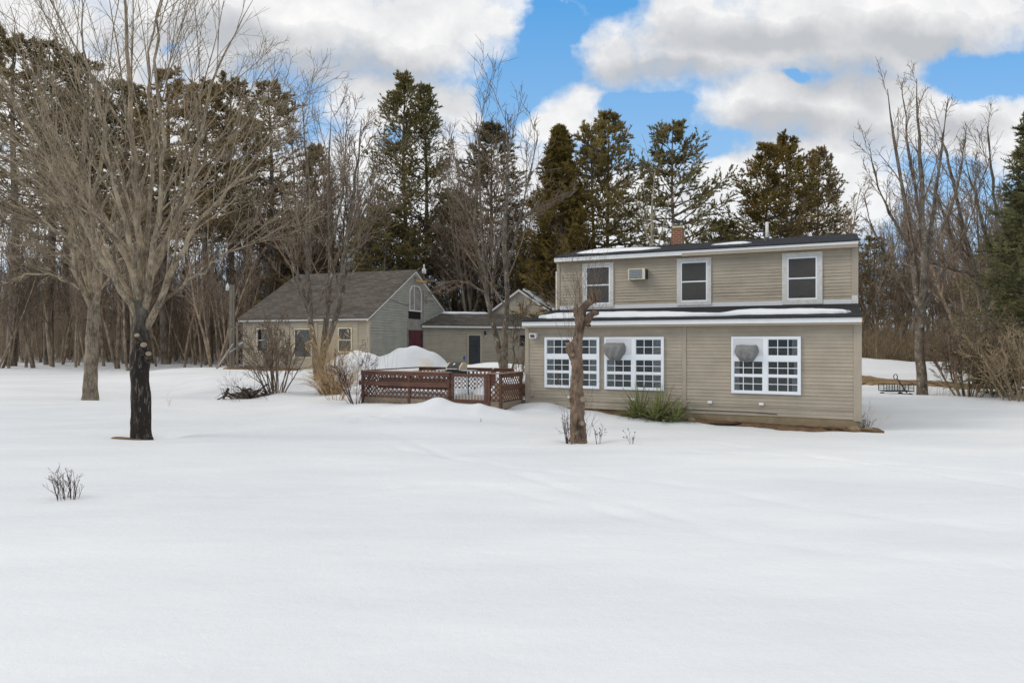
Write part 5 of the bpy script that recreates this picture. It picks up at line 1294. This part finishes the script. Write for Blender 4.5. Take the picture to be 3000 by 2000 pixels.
# ornamental grass clump
rg = np.random.default_rng(31); bx, by, _ = px(968, 1165, 27); bz = gz(bx, by); nb = 420
a = rg.uniform(0, 6.28, nb); q = rg.random(nb)**.7; tall = rg.random(nb) < .5
L = np.where(tall, rg.uniform(1.8, 3.0, nb), rg.uniform(.8, 1.7, nb)); sp = np.where(tall, .13, .75)
d = norm(np.stack([np.cos(a)*sp*q-.05, np.sin(a)*sp*q, np.ones(nb)], 1)); p = np.stack([np.cos(a)*.42*q, np.sin(a)*.30*q, np.zeros(nb)], 1); P = np.empty((nb, 8, 3)); P[:, 0] = p
dr = np.stack([np.cos(a), np.sin(a), np.full(nb, -.9)], 1)*np.where(tall, .045, .16)[:, None]
for k in range(1, 8): d = norm(d+dr*(k/4)+rg.normal(size=d.shape)*.03); p = p+d*(L/7)[:, None]; P[:, k] = p
R = np.where(tall, .0055, .0075)[:, None]*np.linspace(1, .35, 8)[None]
og = empty('ornamental_grass', 'tall clump of dry tan ornamental grass leaning on the stems of the tree before the barn', 'grass', (bx, by, bz))
link('blades', tubes_mesh('blades', [(P, R, 3)]), M['straw'], og)
pl = P[tall][:26, -1]; b = MB()
for e in pl: b.lathe([(0, .012), (.4, .03), (1, .006)], Vector(e), Vector(e)+Vector((rg.normal()*.12, rg.normal()*.1, -.16)), 5)
part('plumes', b, M['straw'], og)
rg = np.random.default_rng(33); bx2, by2, _ = px(1090, 1120, 28)
# reed plumes standing in front of the barn gable
shrub('dry_reeds', 'few dry reeds with plumes in front of the grey-green barn gable', 1105, 1075, 30, 2.5, 9, .22, 34, M['straw'], .008, (0,), 'grass', .003, base_r=.7, up=.1, buds=8)

# brush pile
rg = np.random.default_rng(41); bx, by, _ = px(735, 1172, 26.5); bz = gz(bx, by)
bp = empty('brush_pile', 'dark pile of broken branches lying in the snow in front of the barn', 'brush pile', (bx, by, bz))
nb = 46; P = np.empty((nb, 5, 3)); a = rg.uniform(0, 6.28, nb); p = np.stack([rg.normal(size=nb)*.50, rg.normal(size=nb)*.25, rg.uniform(.0, .28, nb)*np.exp(-0), ], 1); p[:, 2] *= np.exp(-(p[:, 0]/.8)**2)
d = norm(np.stack([np.cos(a), np.sin(a)*.5, rg.normal(size=nb)*.25], 1)); L = rg.uniform(.3, 1.0, nb)
for k in range(5): P[:, k] = p+d*(L*(k/4-.5))[:, None]+rg.normal(size=d.shape)*.025
R = rg.uniform(.018, .07, nb)[:, None]*np.linspace(1, .6, 5)[None]
link('branches', tubes_mesh('branches', [(P, R, 6)]), bark_mat('wet_dark_wood', (.10, .078, .060), 0, rnd=0), bp)
P1, R1 = spawn(P, R, 3, .3, 1, (20, 60), lambda L, t: L*.6, 4, .1, .15, .4, .005, rg); link('twigs', tubes_mesh('twigs', [(P1, R1, 3)]), M['red_twig'], bp)

# pruned apple trunk
Ya = 16.4; bx, by, _ = px(1695, 1286, Ya); bz = gz(bx, by); lo = np.array((bx, by, bz-.1))
ap = empty('apple_tree', 'heavily pruned old apple tree trunk standing close in front of the house windows', 'tree', lo)
k_ = Ya/F
tp = [(1694, 1296, .25), (1695, 1270, .222), (1693, 1235, .205), (1692, 1200, .185), (1690, 1160, .180), (1691, 1110, .165), (1690, 1070, .165), (1686, 1040, .170), (1687, 1010, .145), (1693, 985, .130), (1697, 960, .130), (1700, 935, .155), (1703, 912, .125), (1714, 893, .085), (1735, 880, .070), (1748, 884, .035)]
tp = [(u, v, r*.84) for u, v, r in tp]; PT, RT = stems_px([(tp, 0)], Ya, 1, 120)
me = tubes_mesh('trunk', [(PT-lo, RT, 56)]); rough_mesh(me, .045, 5.0, 9, .45); rough_mesh(me, .030, 17, 4, .22); rough_mesh(me, .012, 45, 6, .3); link('trunk', me, M['apple'], ap)
lv, RS = stems_px([([(1684, 1050, .12), (1672, 1030, .095), (1666, 1012, .085), (1662, 1000, .055)], -.15), ([(1706, 945, .12), (1722, 935, .10), (1730, 922, .095), (1742, 917, .055), (1753, 914, .045)], -.15), ([(1692, 925, .09), (1688, 905, .075), (1690, 893, .04)], .1), ([(1718, 940, .07), (1722, 950, .06), (1728, 955, .03)], -.2)], Ya, 2, 14)

for i in range(len(lv)): me = tubes_mesh('stub', [(lv[i:i+1]-lo, RS[i:i+1], 14)]); rough_mesh(me, .030, 11, 5+i, .7); link('broken_limb', me, M['apple'], ap)
for u, v, r, dy in ((1704, 1171, .070, -.185), (1703, 1241, .060, -.205), (1675, 1040, .045, -.16)):
    a = Vector(px(u, v, Ya+dy))-Vector(lo)
    b = MB(); b.lathe([(0, r*1.45), (.6, r*1.3), (1, r)], a+Vector((-.01, .10, 0)), a+Vector((.02, -.02, .01)), 12); s_ = part('pruning_scar', b, M['apple'], ap, True)
    b = MB(); b.cyl(a+Vector((.02, -.02, .01)), a+Vector((.022, -.03, .012)), r*.92, n=14); part('cut_face', b, M['cut'], s_)
rg = np.random.default_rng(55)
# dense tuft of dead shoots on the top limb, and water sprouts
def sprouts(cu, cv, n_, hr, sp, seed, r=.0035, dx=14, dv=8):
    rg = np.random.default_rng(seed); P = np.empty((n_, 7, 3))
    p = np.array([px(cu+rg.normal()*dx, cv+rg.normal()*dv, Ya+rg.normal()*.06) for _ in range(n_)]); d = norm(np.c_[rg.normal(size=n_)*sp, rg.normal(size=n_)*sp, np.ones(n_)]); L = rg.uniform(hr[0], hr[1], n_); P[:, 0] = p
    for k in range(1, 7): d = norm(d+rg.normal(size=d.shape)*.06+np.array([0, 0, .05])); p = p+d*(L/6)[:, None]; P[:, k] = p
    return P, np.full(n_, r)[:, None]*np.linspace(1.2, .5, 7)[None]
A, RA = sprouts(1742, 884, 60, (.12, .36), .22, 1, .011, 5, 3)
link('dead_tuft', tubes_mesh('dead_tuft', [(A-lo, RA, 4)]), M['apple'], ap)
lv = []
for args in ((1698, 890, 22, (.5, 1.6), .45, 2), (1735, 885, 12, (.5, 1.4), .40, 3), (1745, 915, 7, (.4, 1.0), .6, 4), (1690, 920, 12, (.4, 1.3), .9, 5), (1664, 1003, 7, (.4, 1.5), .2, 6), (1676, 1175, 7, (.3, .8), .35, 7), (1712, 1185, 8, (.3, .8), .30, 8), (1716, 1270, 6, (.3, 1.0), .2, 9)):
    P, R = sprouts(*args); lv.append((P-lo, R, 3))
    P1, R1 = spawn(P, R, 3, .2, 1, (20, 50), lambda L, t: L*.4, 4, .1, .08, .7, .0022, rg); lv.append((P1-lo, R1, 3))
link('shoots', tubes_mesh('shoots', lv), M['shrub'], ap)

# yucca plants along the wall
def yucca(label, xl, yl, n_, Lm, seed, droop):
    rg = np.random.default_rng(seed); bx, by = house_w(xl, yl); bz = gz(bx, by); V = []; Fq = []
    for i in range(n_):
        a = rg.uniform(0, 6.28); q = rg.random(); e = math.radians(88-78*q**.9); L = Lm*rg.uniform(.65, 1.1); w = rg.uniform(.028, .045)
        d = np.array([math.cos(a)*math.cos(e), math.sin(a)*math.cos(e), math.sin(e)]); sd = np.array([-math.sin(a), math.cos(a), 0]); p = np.array([math.cos(a)*.05, math.sin(a)*.05, 0.0]); o = len(V); bend = rg.uniform(.4, 1.4)*droop
        for k in range(7):
            s = k/6; ww = w*(1-s)**.6*(1 if s > .1 else .8); nrm = np.cross(d, sd)
            V += [p-sd*ww+nrm*ww*.5, p+nrm*0, p+sd*ww+nrm*ww*.5]; d = norm(d+np.array([0, 0, -.12*bend*s*2])+rg.normal(size=3)*.015); p = p+d*L/6
            if p[2] < .01: p[2] = .01
        for k in range(6):
            for c in (0, 1): b0 = o+3*k+c; Fq.append((b0, b0+1, b0+4, b0+3))
    t = empty('yucca_plant', label, 'plant', (bx, by, bz)); link('leaves', arr_mesh('leaves', V, Fq), M['yucca'], t)
yucca('leftmost yucca with long upright leaves against the house wall', 3.95, -.42, 34, 1.15, 1, .5)
yucca('tall middle yucca with spiky upright leaves below the window of the house', 4.52, -.38, 40, 1.3, 2, .5)
yucca('bushy yucca with drooping leaves in front of the middle yucca', 4.45, -.62, 48, .8, 3, 1.3)
yucca('rightmost yucca with thin leaves flopping over the snow', 5.02, -.50, 40, .85, 4, 1.2)
yucca('small ragged yucca low at the left end of the yucca row', 3.75, -.60, 30, .6, 5, 1.2)

# poles, boards beside the barn
def world_px(u, v, Y): return Vector(px(u, v, Y))
YP = 44
up_ = empty('lamp_post', 'grey wooden post with a white yard lamp left of the barn', 'lamp post', (px(676, 1075, YP)[0], YP, gz(px(676, 1075, YP)[0], YP)))
o0 = Vector(up_.location)
b = MB(); b.bar(world_px(676, 1080, YP)-o0, world_px(677, 834, YP)-o0, .15); part('post', b, M['pole'], up_)
b = MB(); b.bar(world_px(675, 837, YP)-o0, world_px(667, 838, YP-.1)-o0, .04); part('bracket', b, M['black_metal'], up_)
b = MB(); c_ = world_px(667, 842, YP-.1)-o0; b.lathe([(0, .09), (.45, .12), (.62, .11), (.75, .06), (1, .03)], c_-Vector((0, 0, .2)), c_+Vector((0, 0, .28)), 14); part('lamp_shade', b, M['lampglass'], up_, True)
p2 = MB(); p2.bar(world_px(684, 1078, YP+.5), world_px(684, 834, YP+.5), .12); o = part('wooden_post', p2, M['pole'], None); tag(o, 'slimmer wooden post standing just behind the lamp post', 'post')
p2 = MB(); p2.bar(world_px(695, 1078, YP-1), world_px(695, 943, YP-1), .11, .11); o = part('wooden_post', p2, M['pole'], None); tag(o, 'short wooden post under the left eave of the barn', 'post')
p2 = MB(); p2.bar(world_px(635, 1079, YP-2.4), world_px(683, 1007, YP-1), .14, .05); o = part('board', p2, M['grey_wood'], None); tag(o, 'long grey board leaning from the snow up to the lamp post', 'board')
p2 = MB(); p2.bar(world_px(672, 1033, YP-.8), world_px(712, 1006, YP+1), .16, .05); o = part('board', p2, M['grey_wood'], None); tag(o, 'grey board slanting from the lamp post up to the corner of the barn', 'board')
p2 = MB(); p2.bar(world_px(679, 965, YP-.5), world_px(694, 957, YP-1), .06, .05); o = part('board', p2, M['grey_wood'], None); tag(o, 'short grey brace board high between lamp post and short post', 'board')
p2 = MB(); p2.bar(world_px(699, 1008, YP+1.4), world_px(716, 1003, YP+1.4), .05, .16); o = part('sheet', p2, M['bluish'], None); tag(o, 'pale blue sheet laid at the left corner of the barn', 'sheet')
ground_patch('bare_earth', [(px(655, 0, 42.5)[0], 43.6), (px(655, 0, 42.5)[0], 42.4), (px(760, 0, 42)[0], 41.5), (px(865, 0, 41)[0], 40.6), (px(865, 0, 41)[0], 42.6), (px(715, 0, 45)[0], 44.9)], M['dirt'], .05, .08, 20, 44)
ground_patch('bare_earth', [(x, y) for x, y in ((16.5, 37.6), (20, 36.4), (23, 35.0), (25.6, 34.2), (24.5, 36.8), (21.5, 40.5), (18, 43))], M['dirt_pale'], .06, .22, 34, 45)
# marker stake, garden cart, far things
x, y, z = px(1360, 1075, 39); b = MB(); b.cyl((x, y, gz(x, y)-.1), (x, y, CAMZ+(HY-1052)/F*39), .012, n=6); o = empty('marker_stake', 'thin stake with a blue top standing in the snow left of the charcoal door', 'stake', (x, y, gz(x, y)))
b2 = MB(); b2.cyl((0, 0, -.1), (0, 0, CAMZ+(HY-1052)/F*39-gz(x, y)), .014, n=6); part('stake', b2, M['black_metal'], o)
b2 = MB(); zt_ = CAMZ+(HY-1052)/F*39-gz(x, y); b2.lathe([(0, .05), (.6, .06), (1, .025)], (0, 0, zt_-.02), (0, 0, zt_+.20), 8); part('blue_cap', b2, M['blue'], o)
Yc = 31.5; ct = empty('garden_cart', 'black wire garden cart with long handle sunk in the snow right of the house', 'cart', (px(2625, 0, Yc)[0], Yc, gz(px(2625, 0, Yc)[0], Yc)-.15))
w2, dd_ = .62, .35
b = MB(); b.box(-w2, w2, -dd_, dd_, .27, .31)
part('bed', b, M['black_metal'], ct)
b = MB()
for y_ in (-dd_, dd_):
    for z_ in (.40, .49, .60): b.bar((-w2, y_, z_), (w2, y_, z_), .018)
    for i in range(6): x_ = -w2+i*2*w2/5; b.bar((x_, y_, .28), (x_, y_, .61), .024)
for x_ in (-w2, w2):
    for z_ in (.42, .60): b.bar((x_, -dd_, z_), (x_, dd_, z_), .018)
part('side_rails', b, M['black_metal'], ct)
for x_ in (-.42, .42):
    for y_ in (-dd_-.05, dd_+.05):
        b = MB(); b.lathe([(0, .10), (.2, .14), (.8, .14), (1, .10)], (x_, y_-.045, .07), (x_, y_+.045, .07), 16); part('wheel', b, M['black_metal'], ct)
b = MB(); b.bar((.25, -dd_-.1, .22), (-.42, -dd_-.5, .88), .035); pts = [(-.50+.085*math.cos(t), -dd_-.5, .98+.12*math.sin(t)) for t in np.linspace(0, 6.28, 14)]; b.path(pts, .018, 6); part('handle', b, M['black_metal'], ct)
# far buildings glimpsed through the wood
def far_shed(label, u, v0, v1, Y, w, mat, roof):
    x, y, zt = px(u, v0, Y); z0 = gz(x, y)-.1; zt = max(zt, z0+2.4); t = empty('far_shed', label, 'shed', (x, y, z0)); h = zt-z0
    b = MB(); b.box(-w/2, w/2, 0, 3, 0, h-.45); part('wall', b, M[mat], t)
    b = MB(); b.prism([(-w/2-.2, -.2, h-.5), (-w/2-.2, 1.5, h), (-w/2-.2, 3.2, h-.5)], (w+.4, 0, 0)); part('roof', b, M[roof], t)
    b = MB(); b.box(w*.15, w*.38, -.03, -.001, .1, h*.7); part('door', b, M['white_worn'], t)
far_shed('small far grey shed with snowy roof glimpsed right of the burled maple', 2732, 1055, 1080, 84, 2.6, 'grey_door', 'roof_snow')
# overhead wires on the right
YW = 45
pA = house_w(9.9, 5.0); 
b = MB()
for dz, e in ((0, 0), (.9, 1.2)):
    A = Vector((pA[0], pA[1], 5.0-dz)); B = Vector((30, 44, 4.4-dz*1.1+e*.1)); pts = []
    for i in range(16): q = i/15; pp = A.lerp(B, q); pp.z -= .55*4*q*(1-q)*.6; pts.append(tuple(pp))
    w_ = MB(); w_.path(pts, .012, 4); o = part('power_line', w_, M['black_metal'], None)
    tag(o, 'upper black wire running from the house to the right' if dz == 0 else 'lower black wire running from the house to the right', 'wire')

# ------------------------------------------------------------------ camera, sky, light
cam = bpy.data.cameras.new('camera'); co = bpy.data.objects.new('camera', cam); col.objects.link(co)
cam.sensor_width = 36; cam.lens = 24.0; cam.clip_start = .1; cam.clip_end = 2000
co.location = (0, 0, CAMZ); co.rotation_euler = (math.radians(90)+math.atan(3/F), 0, 0); sc.camera = co

SUN = Vector((-.80, -.12, .62)).normalized()
el = math.asin(SUN.z); az = math.atan2(SUN.x, SUN.y)
sd = bpy.data.lights.new('sun', 'SUN'); sd.energy = SUN_E; sd.angle = math.radians(22); sd.color = (1, .95, .87)
so = bpy.data.objects.new('sun', sd); col.objects.link(so); so.rotation_euler = (-SUN).to_track_quat('-Z', 'Y').to_euler()

q = N('World', True); sc.world = q.m
sky = q.n('ShaderNodeTexSky'); sky.sky_type = 'NISHITA'; sky.sun_disc = False; sky.sun_elevation = el; sky.sun_rotation = az; sky.dust_density = .5; sky.ozone_density = 1.5; sky.air_density = 1.0
tc = q.n('ShaderNodeTexCoord'); s = q.n('ShaderNodeSeparateXYZ'); q.set(s.inputs[0], tc.outputs['Generated'])
yy = q.math('ADD', q.math('ABSOLUTE', s.outputs[1]), .12)
# clouds live on the sky dome: direction -> slope coordinates (x/y, z/y)
a = q.math('DIVIDE', s.outputs[0], q.math('MAXIMUM', q.math('ABSOLUTE', s.outputs[1]), .05)); c = q.math('DIVIDE', s.outputs[2], q.math('MAXIMUM', q.math('ABSOLUTE', s.outputs[1]), .05))
cb = q.n('ShaderNodeCombineXYZ'); q.set(cb.inputs[0], a); q.set(cb.inputs[1], c)
def nz(scale, det, rough, off=(0, 0, 0), sx=1.0):
    mp = q.n('ShaderNodeMapping'); q.set(mp.inputs[0], cb.outputs[0]); mp.inputs['Location'].default_value = off; mp.inputs['Scale'].default_value = (sx, 1, 1)
    return q.noise(mp.outputs[0], scale, det, rough)
n1 = nz(5, 7, .56); n2 = nz(5, 7, .56, (3.1, 1.7, 5)); n3 = nz(11, 12, .60, (9, 2, 1)); nb_ = nz(4.0, 6, .55, (1, 8, 3), .8)
def ell(u, v, ru, rv, aa, cc):
    x = q.math('DIVIDE', q.math('SUBTRACT', aa, (u-CX)/F), ru/F); y = q.math('DIVIDE', q.math('SUBTRACT', cc, (HY-v)/F), rv/F)
    return q.math('MAXIMUM', q.math('SUBTRACT', 1.0, q.math('SQRT', q.math('ADD', q.math('MULTIPLY', x, x), q.math('MULTIPLY', y, y)))), -1.0)
def dist(amp):
    return (q.math('ADD', a, q.math('MULTIPLY', q.math('SUBTRACT', n1, .5), amp)), q.math('ADD', c, q.math('MULTIPLY', q.math('SUBTRACT', n2, .5), amp)))
da, dc = dist(.10)
def union(L, aa=None, cc=None):
    r = None
    for e in L:
        x = ell(*e, da if aa is None else aa, dc if cc is None else cc); r = x if r is None else q.math('SMOOTH_MAX', r, x, .12)
    return r
CL = [(700, 60, 900, 230), (1250, 60, 300, 160), (1430, 60, 130, 60), (1180, 300, 260, 110), (1350, 300, 100, 90), (300, 260, 260, 140), (60, 150, 300, 330), (620, 330, 260, 110), (380, 420, 300, 120),
      (1790, 165, 120, 130), (2150, 140, 400, 165), (2550, 100, 560, 150), (2000, 30, 150, 130), (2600, 30, 700, 150), (2290, 300, 270, 110), (2560, 320, 330, 120),
      (1690, 330, 110, 80), (1640, 350, 120, 50), (2900, 330, 140, 70), (2140, 500, 130, 110), (2400, 520, 350, 140), (1250, 520, 420, 150), (2950, 420, 300, 90), (900, 560, 500, 130), (400, 560, 600, 160), (1800, 620, 500, 110)]
HOLES = [(2860, 225, 200, 85), (2335, 232, 48, 26), (520, 150, 80, 60), (2680, 500, 190, 140), (2060, 430, 190, 60), (1600, 80, 110, 100), (1480, 280, 110, 130), (1850, 330, 200, 45), (1130, 440, 90, 60)]
fld = q.math('ADD', union(CL), q.math('ADD', q.math('MULTIPLY', q.math('SUBTRACT', n3, .5), 1.5), .06))
hol = q.math('SUBTRACT', union(HOLES), q.math('MULTIPLY', q.math('SUBTRACT', n3, .5), .8))
fld = q.math('SUBTRACT', fld, q.math('MULTIPLY', q.math('MAXIMUM', hol, 0.0), 1.0))
# overhead and low on the horizon the cover is continuous thin cloud
high = q.math('MULTIPLY', q.math('SUBTRACT', c, .62), 3.0, clamp=True); low = q.math('MULTIPLY', q.math('SUBTRACT', .36, c), 3.2, clamp=True)
fld = q.math('ADD', fld, q.math('ADD', q.math('MULTIPLY', high, 1.5), q.math('MULTIPLY', low, .75)))
cover = q.ramp(q.math('ADD', fld, .10), (0.02, 0.0), (0.18, .28), (.36, .72), (.62, 1.0))
# grey bases
GREY = [(900, 215, 560, 100), (1150, 190, 250, 80), (1950, 235, 330, 75), (2250, 130, 420, 90), (2500, 230, 330, 130), (2330, 390, 430, 70), (2700, 130, 400, 120), (2800, 360, 200, 70), (640, 120, 420, 90)]
dg = dist(.16)
gre = q.math('ADD', union(GREY, *dg), q.math('ADD', q.math('MULTIPLY', q.math('SUBTRACT', nb_, .5), .9), q.math('MULTIPLY', q.math('SUBTRACT', n3, .5), -.5)))
gre = q.math('SUBTRACT', gre, q.math('MULTIPLY', high, .25)); gre = q.ramp(gre, (-.15, 0.0), (.0, 0.12), (.75, 1.0))
edge = q.ramp(fld, (.05, 1.0), (.45, 0.0))
puff = q.ramp(n3, (.35, 0.0), (.65, 1.0))
white = q.mix(puff, (.62, .63, .65), (.80, .795, .79))
cl = q.mix(q.math('MULTIPLY', gre, .95), white, (.43, .445, .47))
hz = q.math('MULTIPLY', q.math('SUBTRACT', .30, c), 3.0, clamp=True)
cl = q.mix(q.math('MULTIPLY', hz, .7), cl, (.68, .73, .80))
zen = q.math('MULTIPLY', q.math('SUBTRACT', c, .75), 3.0, clamp=True); cl = q.mix(zen, cl, (ZC, ZC*.985, ZC*.96))
blue = q.mix(1.0, sky.outputs[0], (BL, BL, BL), 'MULTIPLY')
blue = q.mix(.75, blue, q.mix(q.math('MULTIPLY', q.math('SUBTRACT', c, .08), 2.4, clamp=True), (.40, .60, .82), (.085, .35, .74)))
skyc = q.mix(cover, blue, cl)
bg = q.n('ShaderNodeBackground'); q.set(bg.inputs[0], skyc); bg.inputs[1].default_value = 1.0
q.t.links.new(bg.outputs[0], q.out.inputs[0])
sc.view_settings.view_transform = 'Standard'; sc.view_settings.look = 'None'; sc.view_settings.exposure = EXPO; sc.view_settings.gamma = 1
sc.cycles.max_bounces = 6; sc.cycles.transparent_max_bounces = 12; sc.cycles.diffuse_bounces = 3
sc.render.film_transparent = False
print('objects', len(sc.objects), 'tris', sum(len(m.polygons) for m in bpy.data.meshes))
